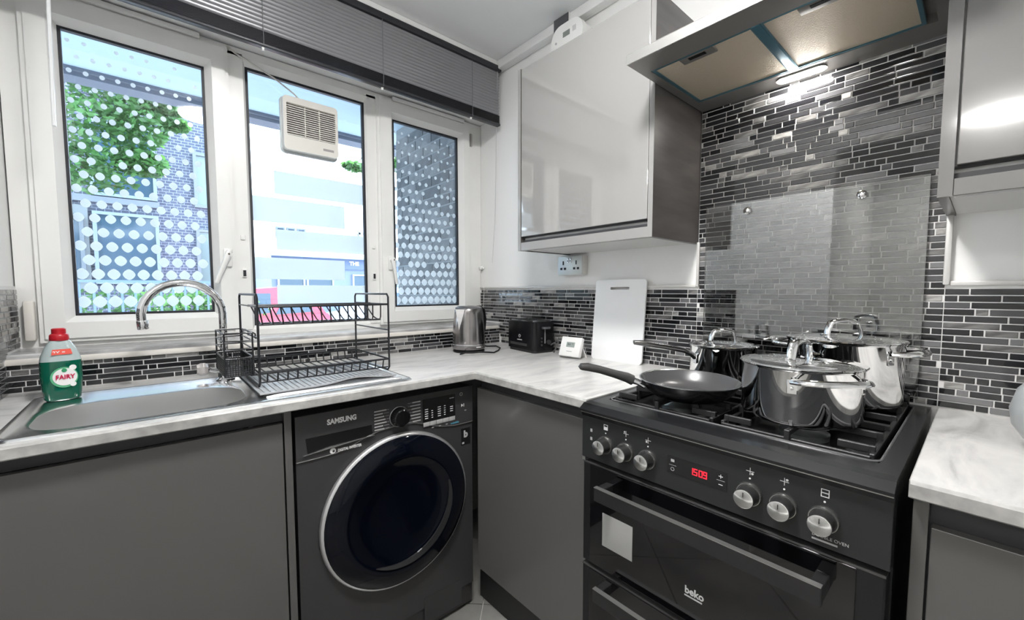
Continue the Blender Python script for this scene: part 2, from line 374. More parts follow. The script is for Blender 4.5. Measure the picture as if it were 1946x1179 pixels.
def sash_window(name, label, ox0, oz0, ox1, oz1, gx0, gz0, gx1, gz1, handle=None, fixed=False):
    w = thing(name, label, None, ((ox0+ox1)/2, WY, oz0), kind='structure')
    y = WY
    if not fixed:
        sb = MB().ringprism(rect(ox0, oz0, ox1, oz1), rect(ox0+.012, oz0+.012, ox1-.012, oz1-.012), XZ(y), -.014, .03)
        sb.ringprism(rect(ox0+.012, oz0+.012, ox1-.012, oz1-.012), rect(gx0-.022, gz0-.022, gx1+.022, gz1+.022), XZ(y), -.022, .03)
        part('sash', sb, UPVC, w, smooth=False)
        # chamfered glazing bead
        b = MB(); O = rect(gx0-.022, gz0-.022, gx1+.022, gz1+.022); I = rect(gx0-.002, gz0-.002, gx1+.002, gz1+.002)
        V = [(u, y-.022, v) for u, v in O]+[(u, y+.012, v) for u, v in I]
        b.raw(V, [(i, (i+1) % 4, 4+(i+1) % 4, 4+i) for i in range(4)]); part('glazing_bead', b, UPVC, w, smooth=False)
    else:
        b = MB(); O = rect(ox0, oz0, ox1, oz1); I = rect(gx0-.002, gz0-.002, gx1+.002, gz1+.002)
        V = [(u, y, v) for u, v in O]+[(u, y+.014, v) for u, v in I]
        b.raw(V, [(i, (i+1) % 4, 4+(i+1) % 4, 4+i) for i in range(4)]); part('glazing_bead', b, UPVC, w, smooth=False)
    part('gasket', MB().ringprism(rect(gx0-.004, gz0-.004, gx1+.004, gz1+.004), rect(gx0+.006, gz0+.006, gx1-.006, gz1-.006), XZ(y), .012, .03), GASKET, w, 'black rubber seal', smooth=False)
    pane = part('pane', MB().box((gx0, y+.027, gz0), (gx1, y+.031, gz1)), GLASS, w, smooth=False)
    if handle:
        hx, hz, ang = handle
        hb = MB().box((hx-.014, y-.034, hz-.035), (hx+.014, y-.021, hz+.035), .005)
        hb.cyl((hx, y-.03, hz+.012), (hx, y-.055, hz+.012), .011, .011, 16)
        d = Vector((math.sin(ang), 0, -math.cos(ang)))
        p0 = Vector((hx, y-.05, hz+.014)); hb.tube([p0-d*.012, p0, p0+d*.05, p0+d*.12], .009, 10, rs=[(.010, .008), (.013, .010), (.010, .008), (.009, .006)])
        h_ = part('handle', hb, UPVC, w, 'white lever handle'); part('lock_button', MB().cyl((hx, y-.0555, hz+.012), (hx, y-.0615, hz+.012), .0035, n=12), mat('lock_dark', (.1, .08, .07), .4, .6), h_)
    return w, pane
w1, p1 = sash_window('window_1', 'left opening window with frosted dot film and lever handle', -1.742, 1.036, -1.215, 2.135, -1.662, 1.121, -1.29, 2.044, (-1.243, 1.33, R(-20)))
frosted_dots(w1, -1.662, -1.29, 1.164, 2.03, 2.015, p1)
w2, p2 = sash_window('window_2', 'fixed middle window with frosted strips and extractor fan', -1.165, LEDGE+.022, -.672, TOPZ-.03, -1.153, 1.062, -.682, 2.088, fixed=True)
w3, p3 = sash_window('window_3', 'right opening window with frosted dot film beside the kettle', -.627, 1.034, -.086, 2.138, -.535, 1.121, -.153, 2.052, (-.573, 1.34, R(8)))
frosted_dots(w3, -.535, -.153, 1.152, 2.0, 1.995, p3)
for (x0, x1, z1, z0) in ((-1.064, -.684, 1.708, 1.612), (-1.151, -.776, 1.594, 1.491), (-1.063, -.684, 1.463, 1.376), (-1.151, -.781, 1.342, 1.251), (-1.067, -.684, 1.226, 1.14)):
    part('frosted_strip', box((x0, WY+.0262, z0), (x1, WY+.0268, z1)), FROST, p2, smooth=False)
for x, z in ((-1.187, 1.30), (-.652, 1.30)):
    lk = solo('window_lock', MB().box((x-.008, WY-.008, z-.045), (x+.008, WY, z-.01), .002), UPVC, 'small white lock plate on the %s window mullion' % ('left' if x < -1 else 'right'), 'lock', 'window lock plates')
    part('upper_plate', MB().box((x-.008, WY-.006, z+.105), (x+.008, WY, z+.125), .002), UPVC, lk); part('keyhole', box((x-.005, WY-.0095, z-.04), (x+.005, WY-.008, z-.016)), GASKET, lk)
v = solo('hinge_cover', MB().box((-1.772, WY-.03, 1.045), (-1.748, WY, 1.17), .006), CREAM, 'worn cream hinge cover at the bottom of the left window', 'hinge')
for i, (x0, x1, z) in enumerate(((-1.62, -1.30, 2.152), (-.55, -.13, 2.152))):
    solo('trickle_vent', MB().box((x0, WY-.028, z-.022), (x1, WY-.0145, z-.004), .003), UPVC, 'white trickle vent above the %s window' % ('left' if i == 0 else 'right'), 'vent', 'trickle vents')
solo('sash_hinge', MB().box((-.08, WY-.012, 2.02), (-.066, WY, 2.09), .003), mat('hinge_metal', (.45, .43, .4), .35, .8), 'small metal hinge at the top right of the right window', 'hinge')

# ------------------------------------------------------------------ extractor fan in the middle pane
def extractor():
    x0, x1, z0, z1, y = -1.03, -.81, 1.797, 2.017, WY+.026
    t = thing('extractor_fan', 'square white louvred extractor fan set in the middle window pane', 'extractor fan', ((x0+x1)/2, y, z0))
    CW = mat('fan_plastic', (.74, .72, .67), .4)
    part('back_plate', MB().prism(rr(x0-.006, z0-.01, x1+.004, z1+.004, .02), XZ(y), -.012, -.001), mat('fan_clear_plate', (.55, .6, .62), .25), t)
    part('housing', MB().ringprism(rr(x0, z0, x1, z1, .016), rr(x0+.013, z0+.06, x1-.011, z1-.028, .004), XZ(y), -.042, -.012), CW, t)
    part('grille_back', box((x0+.012, y-.028, z0+.058), (x1-.010, y-.0125, z1-.026)), mat('fan_dark', (.16, .155, .145), .6), t)
    n = 14; zz0, zz1 = z0+.062, z1-.032
    for k in range(n):
        z = zz0+(zz1-zz0)*(k+.5)/n
        part('louvre', MB().prism([(-.041, z-.0045), (-.040, z-.001), (-.029, z+.0055), (-.030, z+.0015)], lambda u, v, d: (d, y+u, v), x0+.0125, x1-.0105), CW, t, smooth=False)
    for f in (.36, .68):
        x = x0+.02+(x1-x0-.04)*f; part('louvre_rib', box((x-.0015, y-.0415, zz0), (x+.0015, y-.028, zz1)), CW, t)
    part('badge', box((x1-.065, y-.0425, z0+.022), (x1-.02, y-.0415, z0+.032)), mat('fan_badge', (.35, .33, .33), .5), t)
    c = MB().tube([(-.965, y-.03, z1), (-.985, y-.035, z1+.015), (-1.06, WY-.006, 2.075), (-1.15, WY-.006, 2.11), (-1.19, WY-.006, 2.125), (-1.215, WY-.004, 2.145)], .0032, 8)
    part('cable', c, mat('fan_cable', (.62, .6, .57), .5), t, 'thin pale cable')
extractor()

# ------------------------------------------------------------------ venetian blind
def blind():
    x0, x1, y = LX+.004, -.026, -.032
    t = thing('venetian_blind', 'dark grey venetian blind pulled part way up over the window', 'blind', ((x0+x1)/2, y, 2.084))
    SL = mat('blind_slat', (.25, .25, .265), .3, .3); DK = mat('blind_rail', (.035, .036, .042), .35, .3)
    part('headrail', box((x0, y-.018, 2.364), (x1+.004, y+.018, 2.392), .002), DK, t)
    n = 15; zt, zb = 2.362, 2.138; stp = (zt-zb)/n
    for k in range(n):
        z = zb+stp*(k+.5); h = stp*.62; P = []
        for q in range(5):
            f = q/4-.5; P.append((-.0045*f*2-.0028*(1-4*f*f), z+h*2*f*.95))
        poly = P+[(a+.0006, b) for a, b in P[::-1]]
        part('slat', MB().prism(poly, lambda u, v, d: (d, y+u, v), x0+.002, x1-.004), SL, t)
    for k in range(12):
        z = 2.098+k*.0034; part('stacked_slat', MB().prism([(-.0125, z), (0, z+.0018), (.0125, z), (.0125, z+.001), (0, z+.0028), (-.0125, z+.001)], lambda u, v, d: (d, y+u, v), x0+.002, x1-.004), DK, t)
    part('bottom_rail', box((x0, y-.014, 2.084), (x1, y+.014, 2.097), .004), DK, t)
    for x in (-1.60, -1.13, -.68, -.21):
        part('ladder_cord', MB().tube([(x, y-.0135, 2.364), (x, y-.0145, 2.2), (x, y-.015, 2.085)], .0011, 6), mat('cord_grey', (.16, .16, .17), .7), t)
        part('cord_stopper', MB().cyl((x, y, 2.084), (x, y, 2.074), .006, .004, 12), UPVC, t)
    part('tilt_wand', MB().cyl((-1.648, y-.02, 2.37), (-1.658, y-.022, 1.665), .0045, n=8), mat('wand_clear', (.75, .76, .77), .15), t, 'clear plastic tilt wand')
    part('pull_cord', MB().tube([(-.045, y-.012, 2.37), (-.03, y+.02, 2.0), (-.014, .02, 1.6), (-.012, .05, 1.36)], .0012, 6), mat('cord_pale', (.55, .55, .55), .7), t)
blind()
ct = thing('cord_cleat', 'small white cord cleat with looped blind cord by the kettle', 'cleat', (-.012, .155, 1.33))
part('cleat', MB().box((-.022, .145, 1.325), (-.001, .165, 1.345), .004).cyl((-.012, .13, 1.335), (-.012, .178, 1.335), .006, n=12), UPVC, ct)
part('cord_loop', MB().tube([(-.020, .15, 1.335), (-.028, .145, 1.2), (-.030, .14, 1.06), (-.02, .13, 1.05), (-.014, .125, 1.2), (-.016, .13, 1.33)], .0013, 6), mat('cord_white', (.7, .68, .65), .7), ct)

# ------------------------------------------------------------------ worktops
lw = MB()
# worktop with a sink cut-out: build as boxes, rounded nose on the front edges
SX0, SX1, SY0, SY1 = -1.70, -.855, -.57, -.145      # cut-out
lw.box((LX, -BD+.004, WT-TH), (SX0, -.0045, WT)); lw.box((SX0, -BD+.004, WT-TH), (SX1, SY0, WT)); lw.box((SX0, SY1, WT-TH), (SX1, -.0045, WT))
lw.box((SX1, -BD+.004, WT-TH), (-.0045, -.0045, WT)); lw.box((-BD+.004, CY0+.001, WT-TH), (-.0045, -BD+.004, WT))
nose = lambda s0: [(s0, WT-TH), (s0-.004, WT-TH+.003), (s0-.004, WT-.005), (s0-.001, WT-.0008), (s0, WT)]
EDGE = mat('worktop_edge_shaded', (.40, .395, .38), .4, noise=.25, nscale=30)  # edges coloured darker than the top to carry their shade
wo = solo('worktop', lw, WORK, 'L-shaped pale marbled worktop holding the sink and running to the cooker', 'worktop', smooth=False)
part('shaded_edge', MB().prism(nose(-BD+.004), lambda u, v, d: (d, u, v), LX, -BD), EDGE, wo, smooth=False); part('shaded_edge', MB().prism(nose(-BD+.004), lambda u, v, d: (u, d, v), CY0+.001, -BD), EDGE, wo, smooth=False)
rw = MB().box((-BD+.004, -2.5, WT-TH), (-.0045, RY, WT))
wo2 = solo('worktop', rw, WORK, 'short pale marbled worktop to the right of the cooker', 'worktop', smooth=False)

part('shaded_edge', MB().prism(nose(-BD+.004), lambda u, v, d: (u, d, v), -2.5, RY), EDGE, wo2, smooth=False); part('shaded_edge', box((-BD+.004, RY, WT-TH+.001), (-.01, RY+.0015, WT-.0005)), EDGE, wo2, smooth=False)
# ------------------------------------------------------------------ sink
def sink():
    t = thing('kitchen_sink', 'stainless steel inset sink with long bowl and ridged drainer', 'sink', (-1.28, -.36, WT))
    zr = WT+.0045; x0, x1, y0, y1 = -1.722, -.836, -.588, -.128
    bo = rr(-1.685, -.535, -1.285, -.268, .095, 8); N = len(bo)
    out = rr(x0, y0, x1, y1, .03, 8)
    # deck: ring between outline and bowl (rounded lip)
    deck = MB(); bm = deck.bm
    def loop(poly, z): return [bm.verts.new((u, v, z)) for u, v in poly]
    def shrink(poly, d, c):
        return [(c[0]+(u-c[0])*(1-d/abs(.2)), c[1]+(v-c[1])*(1-d/.13)) for u, v in poly]
    bc = (-1.485, -.4015)
    L0 = loop(out, WT+.0002); L1 = loop([(u+(.004 if u < -1.3 else -.004), v+(.004 if v < -.36 else -.004)) for u, v in out], zr)
    # raised outer lip then recessed deck
    L2 = loop([(u+(.013 if u < -1.3 else -.013), v+(.013 if v < -.36 else -.013)) for u, v in out], zr)
    L3 = loop([(u+(.018 if u < -1.3 else -.018), v+(.018 if v < -.36 else -.018)) for u, v in out], zr-.003)
    bo2 = rr(-1.695, -.545, -1.275, -.258, .10, 8)
    L4 = loop(bo2, zr-.003); L5 = loop(bo, zr-.007)
    LL = [L0, L1, L2, L3, L4, L5]
    for A, B in zip(LL, LL[1:]):
        for k in range(N): bm.faces.new((A[k], A[(k+1) % N], B[(k+1) % N], B[k]))
    bmesh.ops.recalc_face_normals(bm, faces=bm.faces[:])
    part('deck', deck, STEEL, t, ang=50)
    bw = MB(); bm = bw.bm; c = bc; rings = []
    for z, f in ((zr-.007, 1), (zr-.03, .985), (zr-.12, .94), (zr-.15, .88), (zr-.158, .75)):
        rings.append([bm.verts.new((c[0]+(u-c[0])*f, c[1]+(v-c[1])*f, z)) for u, v in bo])
    for A, B in zip(rings, rings[1:]):
        for k in range(N): bm.faces.new((A[k], A[(k+1) % N], B[(k+1) % N], B[k]))
    bm.faces.new(rings[-1]); bmesh.ops.recalc_face_normals(bm, faces=bm.faces[:]); bmesh.ops.reverse_faces(bm, faces=bm.faces[:])
    part('bowl', bw, mat('satin_steel', (.66, .66, .65), .34, .85), t, ang=60)
    part('waste', MB().cyl((-1.45, -.40, zr-.157), (-1.45, -.40, zr-.154), .04, n=24), CHROME, t)
    for k in range(9):
        y = -.535+k*.042; part('drainer_ridge', MB().tube([(-1.25, y, zr-.003), (-1.22, y, zr), (-.88, y, zr), (-.86, y, zr-.003)], .004, 6), STEEL, t)
    part('overflow', MB().cyl((-1.303, -.41, .868), (-1.298, -.41, .868), .014, n=16), BLACKP, t)
    return t
sink()
def tap():
    bx, by = -1.303, -.185
    t = thing('kitchen_tap', 'tall chrome swan neck tap with clear faceted handles', 'tap', (bx, by, WT))
    part('base', MB().lathe([(0, 0), (.027, 0), (.027, .006), (.02, .012), (.017, .03), (.016, .06), (.013, .066), (0, .066)], (bx, by, WT+.001), 24), CHROME, t)
    pts = [(bx, by, WT+.05), (bx, by, 1.0), (bx, by, 1.10), (bx, by, 1.128)]
    rad = .098; d = Vector((-1, -.12, 0)).normalized()
    for k in range(1, 17):
        a = PI*1.04*k/16; q = Vector((bx, by, 1.128))+d*(rad-rad*math.cos(a))+Vector((0, 0, rad*math.sin(a))); pts.append(q)
    tip = pts[-1]+Vector((.001, 0, -.012)); pts.append(tip)
    part('spout', MB().tube(pts, .0112, 16), CHROME, t)
    part('aerator', MB().cyl(tip+Vector((0, 0, .012)), tip+Vector((0.002, 0, -.014)), .0135, n=18, bev=.002), CHROME, t)
    CR = glass_mat('crystal', (.9, .92, .95), 1.6)
    for s, nm in ((-1, 'left'), (1, 'right')):
        hx = bx+s*.052
        hb = part('handle_stem', MB().cyl((bx+s*.014, by, WT+.032), (hx-s*.012, by, WT+.04), .008, n=14), CHROME, t)
        part('handle', MB().lathe([(0, 0), (.016, .002), (.02, .01), (.02, .022), (.014, .03), (0, .032)], (hx-s*.01, by, WT+.043), 6, Matrix.Rotation(s*PI/2, 4, 'Y')), mat('crystal_'+nm, (.78, .74, .72), .08, .6), hb, 'clear faceted handle')
tap()

# ------------------------------------------------------------------ drainer mat, dish rack, caddy
def drain_mat():
    t = thing('drainer_mat', 'grey ribbed rubber mat under the dish rack', 'mat', (-1.06, -.33, WT))
    MT = mat('rubber_mat', (.33, .34, .35), .45)
    x0, x1, y0, y1 = -1.262, -.868, -.52, -.15
    b = MB(); nx = 30; vs = []; fs = []
    def hz(x, y):
        f = max(0, 1-(y-y0)/.05); a = math.exp(-((x+1.00)/.07)**2); return WT+.0075+.012*f*a
    for i in range(nx+1):
        x = x0+(x1-x0)*i/nx
        for y in (y0, y0+.05, y0+.1, y1):
            z = hz(x, y); vs += [(x, y, z), (x, y, z+.0035)]
    for i in range(nx):
        for j in range(3):
            a = i*8+j*2; c = a+8; fs += [(a+1, a+3, c+3, c+1), (a, c, c+2, a+2)]
        a = i*8; fs += [(a, a+1, a+9, a+8), (a+6, a+14, a+15, a+7)]
    for e in (0, nx*8): fs += [(e, e+2, e+3, e+1), (e+2, e+4, e+5, e+3), (e+4, e+6, e+7, e+5)]
    b.raw(vs, fs); part('sheet', b, MT, t)
    for k in range(26):
        x = x0+.012+k*.0148
        r_ = MB().tube([(x, y0+.012, hz(x, y0+.012)+.004), (x, y0+.05, hz(x, y0+.05)+.004), (x, y0+.1, hz(x, y0+.1)+.004), (x, y1-.01, WT+.0115)], .0022, 5); part('rib', r_, MT, t)
drain_mat()
def rack():
    x0, x1, y0, y1, zb, zt = -1.25, -.862, -.452, -.145, WT+.0178, 1.19
    t = thing('dish_rack', 'black wire two tier dish rack standing on the drainer', 'dish rack', ((x0+x1)/2, (y0+y1)/2, zb))
    r = .0034
    for x in (x0, x1):
        sf = part('end_frame', MB().tube([(x, y0, zb+.01), (x, y0, zt-.01), (x, y0+.01, zt), (x, y1-.01, zt), (x, y1, zt-.01), (x, y1, zb+.01), (x, y1-.01, zb), (x, y0+.01, zb)], r, 8, closed=True), WIRE, t)
        for z in (1.066, 1.155): part('crossbar', MB().tube([(x, y0, z), (x, y1, z)], .0026, 6), WIRE, sf)
    # upper shelf
    ya, yb, zs, zd = y0+.002, y0+.155, 1.155, 1.100
    for y in (ya, yb): part('shelf_rail', MB().tube([(x0, y, zs), (x1, y, zs)], r, 8), WIRE, t)
    part('shelf_rail', MB().tube([(x0+.01, ya+.055, zd), (x1-.004, ya+.055, zd)], .0028, 8), WIRE, t)
    for k in range(14):
        x = x0+.016+k*(x1-x0-.03)/13
        part('shelf_wire', MB().tube([(x-.012, ya, zs), (x, ya+.03, zd+.012), (x+.004, ya+.045, zd+.002), (x+.006, ya+.075, zd+.001), (x+.004, ya+.1, zd+.008), (x-.008, yb, zs)], .0022, 6), WIRE, t)
    # lower basket
    zr, zl = .966, .936
    part('basket_rail', MB().tube([(x0, y0, zr), (x1, y0, zr), (x1, y1, zr), (x0, y1, zr)], r, 8, closed=True), WIRE, t)
    for y in (y0+.012, y1-.012, (y0+y1)/2): part('basket_rail', MB().tube([(x0, y, zl), (x1, y, zl)], .0024, 6), WIRE, t)
    for k in range(14):
        x = x0+.02+k*(x1-x0-.04)/13
        part('basket_wire', MB().tube([(x, y0, zr), (x, y0+.008, zl+.004), (x, y0+.016, zl), (x, y1-.016, zl), (x, y1-.008, zl+.004), (x, y1, zr)], .0023, 6), WIRE, t)
rack()
def caddy():
    x0, x1, y0, y1, z0 = -1.327, -1.259, -.418, -.235, .958
    t = thing('cutlery_caddy', 'black mesh cutlery basket hooked on the left end of the dish rack', 'caddy', ((x0+x1)/2, (y0+y1)/2, z0))
    for z in (1.01, 1.035, 1.058, 1.08): part('rail', MB().tube([(x0, y0, z), (x1, y0, z), (x1, y1, z), (x0, y1, z)], .0022, 6, closed=True), WIRE, t)
    mesh = MB()
    for z in [z0+.006*k for k in range(9)]: mesh.tube([(x0, y0, z), (x1, y0, z), (x1, y1, z), (x0, y1, z)], .0012, 4, closed=True)
    for k in range(12):
        f = k/11; xa = x0+(x1-x0)*f
        for y in (y0, y1): mesh.tube([(xa, y, z0), (xa, y, 1.01)], .0012, 4)
    for k in range(26):
        ya = y0+(y1-y0)*k/25
        for x in (x0, x1): mesh.tube([(x, ya, z0), (x, ya, 1.01)], .0012, 4)
    part('mesh_side', mesh, WIRE, t, kind='stuff'); part('bottom', box((x0, y0, z0), (x1, y1, z0+.002)), WIRE, t)
    for x, y in ((x0, y0), (x1, y0), (x0, y1), (x1, y1)): part('post', MB().cyl((x, y, z0), (x, y, 1.08), .0024, n=8), WIRE, t)
    for y in (y0+.03, y1-.03): part('hook', MB().tube([(x1, y, 1.075), (x1+.004, y, 1.08), (x1+.012, y, 1.074), (x1+.012, y, 1.06)], .002, 6), WIRE, t)
caddy()

# ------------------------------------------------------------------ dish soap bottle
def soap():
    c = Vector((-1.66, -.20, WT+.003)); rz = R(14)
    t = thing('soap_bottle', 'green dish soap bottle with red cap standing on the sink edge', 'bottle', c, rz)
    GREEN = mat('green_liquid', (.0, .095, .055), .08, coat=.6); CLR = mat('clear_bottle', (.42, .5, .5), .1, coat=.5); RED = mat('red_cap', (.42, .01, .02), .3)
    def body(prof):
        b = bmesh.new(); n = 28; rings = []
        for rx, ry, z in prof:
            rings.append([b.verts.new((p[0], p[1], z)) for p in [(rx*math.copysign(abs(math.cos(2*PI*k/n))**.8, math.cos(2*PI*k/n)), ry*math.copysign(abs(math.sin(2*PI*k/n))**.8, math.sin(2*PI*k/n))) for k in range(n)]])
        for A, B in zip(rings, rings[1:]):
            for k in range(n): b.faces.new((A[k], A[(k+1) % n], B[(k+1) % n], B[k]))
        b.faces.new(rings[0][::-1]); b.faces.new(rings[-1]); x = MB(); x.bm.free(); x.bm = b; return x
    part('liquid', body([(.030, .017, 0), (.034, .02, .004), (.037, .022, .03), (.039, .0235, .06), (.039, .0235, .09), (.0385, .023, .1045)]), GREEN, t, 'green soap liquid', local=True)
    part('shoulder', body([(.0385, .023, .1045), (.036, .022, .118), (.028, .019, .14), (.02, .0155, .155), (.015, .014, .16)]), CLR, t, 'clear empty upper bottle', local=True)
    part('cap', MB().lathe([(0, .158), (.0175, .158), (.0185, .162), (.018, .172), (.0155, .175), (.0135, .176), (.0135, .188), (.011, .190), (0, .190)], n=28), RED, t, 'red cap', local=True)
    # labels on the front (local -y)
    fr_ = lambda off: (lambda u, v, d: (u, -.0232+.0018*(u/.03)**2*3-off-d, v))
    ell = lambda cx, cz, a, b_: [(cx+a*math.cos(2*PI*k/28), cz+b_*math.sin(2*PI*k/28)) for k in range(28)]
    LB = part('label', MB().prism(ell(.002, .062, .0255, .027), fr_(.0012), 0, .0004), mat('label_green', (.10, .42, .22), .4), t, 'oval green and white label', local=True)
    part('label_face', MB().prism(ell(.003, .063, .0225, .0225), fr_(.0017), 0, .0004), PRINT, LB, local=True)
    part('label_roundel', MB().prism(ell(.018, .086, .007, .007), fr_(.0019), 0, .0004), PRINT, LB, local=True)
    part('sparkle', MB().prism(ell(.017, .042, .006, .006), fr_(.0019), 0, .0004), PRINT, LB, local=True)
    part('leaf', MB().prism(ell(.002, .0805, .005, .005), fr_(.0022), 0, .0004), mat('leaf_green', (.03, .28, .12), .4), LB, local=True)
    part('top_label', MB().prism([(-.019, .122), (.019, .122), (.0165, .136), (-.0165, .136)], lambda u, v, d: (u, -.0222+(v-.122)*.14-d, v), .001, .002), mat('label_red', (.75, .1, .07), .4), t, 'small red and orange label', local=True)
    M4 = ROOT[t.name]
    def tx(nm, s, size, loc, mm, bold, sx=1):
        text(nm, s, size, M4 @ Vector(loc), M4.to_3x3() @ Vector((1, 0, 0)), (0, 0, 1), mm, t, bold=bold, align='CENTER', sx=sx)
    tx('lettering', 'FAIRY', .0165, (.003, -.0262, .0575), mat('label_ink_red', (.55, .0, .06), .4), .0004, .82)
    tx('lettering', '2X', .0105, (-.010, -.0232, .1245), PRINT, .0003)
    tx('lettering', '=', .0105, (.003, -.0232, .1245), PRINT, .0003)
soap()

# ------------------------------------------------------------------ kettle
def kettle():
    cx, cy = -.335, -.178
    t = thing('electric_kettle', 'brushed steel electric kettle with black handle on worktop corner', 'kettle', (cx, cy, WT))
    KM = mat('kettle_steel', (.34, .325, .325), .2, 1, noise=.05, nscale=40)
    part('power_base', MB().lathe([(0, 0), (.074, 0), (.076, .003), (.075, .009), (.07, .013), (0, .013)], (cx, cy, WT), 40), BLACKP, t)
    part('body', MB().lathe([(.072, .013), (.0775, .016), (.0785, .024), (.0775, .06), (.074, .12), (.069, .18), (.066, .2), (.063, .206), (0, .206)], (cx, cy, WT), 48), KM, t)
    part('band', MB().lathe([(.0782, .036), (.0790, .037), (.0790, .039), (.0782, .04)], (cx, cy, WT), 48), CHROME, t)
    part('lid', MB().lathe([(.0635, .206), (.063, .211), (.05, .218), (0, .221)], (cx, cy, WT), 40), mat('kettle_lid', (.16, .16, .17), .25, .5), t)
    d = Vector((-.62, -.78, 0)).normalized(); s_ = Vector((-d.y, d.x, 0)); C0 = Vector((cx, cy, WT))
    d = Vector((-.95, -.3, 0)).normalized(); s_ = Vector((-d.y, d.x, 0))
    sp = [C0+d*.066+s_*.028+Vector((0, 0, .205)), C0+d*.066-s_*.028+Vector((0, 0, .205)), C0+d*.098+Vector((0, 0, .206)), C0+d*.074+Vector((0, 0, .105))]
    part('spout', MB().raw([tuple(v) for v in sp], [(0, 2, 1), (0, 3, 2), (1, 2, 3), (0, 1, 3)]), CHROME, t)
    h = -d
    hp = [C0+h*.055+Vector((0, 0, .205)), C0+h*.085+Vector((0, 0, .207)), C0+h*.112+Vector((0, 0, .19)), C0+h*.121+Vector((0, 0, .15)), C0+h*.115+Vector((0, 0, .1)), C0+h*.098+Vector((0, 0, .06)), C0+h*.076+Vector((0, 0, .052))]
    part('handle', MB().tube(hp, .012, 12, rs=[(.012, .014), (.012, .015), (.013, .016), (.013, .016), (.012, .015), (.011, .014), (.01, .013)]), BLACKP, t)
    part('badge', box((cx-.012, cy-.0805, WT+.026), (cx+.012, cy-.0755, WT+.030)), PRINT, t)
    cb = MB().tube([(cx-.06, cy-.05, WT+.006), (cx-.10, cy-.075, WT+.005), (cx-.085, cy-.115, WT+.018), (cx-.01, cy-.135, WT+.012), (cx+.05, cy-.13, WT+.004), (cx+.11, cy-.09, WT+.004), (cx+.17, cy-.03, WT+.004), (cx+.19, cy+.03, WT+.006), (cx+.15, cy+.05, WT+.006), (cx+.115, cy+.055, WT+.012)], .0036, 8)
    part('cable', cb, BLACKP, t)
    part('plug', MB().box((cx+.07, cy+.035, WT+.004), (cx+.125, cy+.08, WT+.032), .008).box((cx+.1, cy+.03, WT+.01), (cx+.106, cy+.037, WT+.03)), BLACKP, t)
kettle()

# ------------------------------------------------------------------ toaster
def toaster():
    L, Wd, Hh = .228, .13, .152; a = R(-7.5)
    t = thing('toaster', 'small black two slice toaster by the kettle', 'toaster', (-.085, -.345, WT), a)
    part('body', MB().prism(rr(-Wd/2, -L/2, Wd/2, L/2, .022, 4), XY(0), .014, Hh-.012).prism(rr(-Wd/2+.004, -L/2+.004, Wd/2-.004, L/2-.004, .02, 4), XY(0), Hh-.012, Hh-.006), BLACKP, t, local=True)
    part('base', MB().prism(rr(-Wd/2+.008, -L/2+.008, Wd/2-.008, L/2-.008, .015, 4), XY(0), 0, .014), DARKREC, t, local=True)
    top = MB().ringprism(rr(-Wd/2+.012, -L/2+.02, Wd/2-.012, L/2-.02, .006), rr(-Wd/2+.02, -L/2+.03, Wd/2-.02, L/2-.03, .006), XY(0), Hh-.006, Hh); part('top_frame', top, mat('toaster_steel', (.45, .45, .46), .2, 1), t, local=True)
    for s in (-1, 1): part('slot', box((s*.022-.012, -L/2+.035, Hh-.0055), (s*.022+.012, L/2-.035, Hh-.004)), mat('slot_dark', (.004, .004, .004), .8), t, local=True)
    lv = part('lever', MB().box((-.022, -L/2-.018, .112), (.022, -L/2+.002, .124), .004), mat('lever_steel', (.2, .2, .21), .25, .7), t, local=True)
    part('lever_track', box((-.003, -L/2-.0012, .045), (.003, -L/2+.002, .12)), mat('track_grey', (.2, .2, .2), .4), t, local=True)
    for k in range(3): part('button', MB().cyl((-.02, -L/2-.003, .07-.016*k), (-.02, -L/2+.001, .07-.016*k), .005, n=14), DARKREC, t, local=True)
    part('dial', MB().cyl((.02, -L/2-.009, .05), (.02, -L/2+.001, .05), .011, n=18), DARKREC, t, local=True)
    M4 = ROOT[t.name]; part('logo_ring', MB().ringprism([(.0+.008*math.cos(k*PI/8), .075+.008*math.sin(k*PI/8)) for k in range(16)], [(.005*math.cos(k*PI/8), .075+.005*math.sin(k*PI/8)) for k in range(16)], lambda u, v, d: (-Wd/2-.001+d, u+.0, v), 0, .002), GPRINT, t, local=True)
    part('logo_word', box((-Wd/2-.0008, -.02, .055), (-Wd/2+.001, .02, .059)), GPRINT, t, local=True)
    part('trim_plate', box((-Wd/2-.0008, -.06, .03), (-Wd/2+.001, .08, .042)), mat('trim_grey', (.1, .1, .1), .3, .6), t, local=True)
    part('cable', MB().tube([(.03, -L/2+.01, .03), (.05, -L/2-.02, .05), (.045, -L/2-.04, .065), (.035, -L/2-.055, .05), (.02, -L/2-.05, .02), (.03, -L/2-.03, .005)], .0035, 8), mat('toaster_cable', (.1, .1, .1), .4), t, local=True)
toaster()

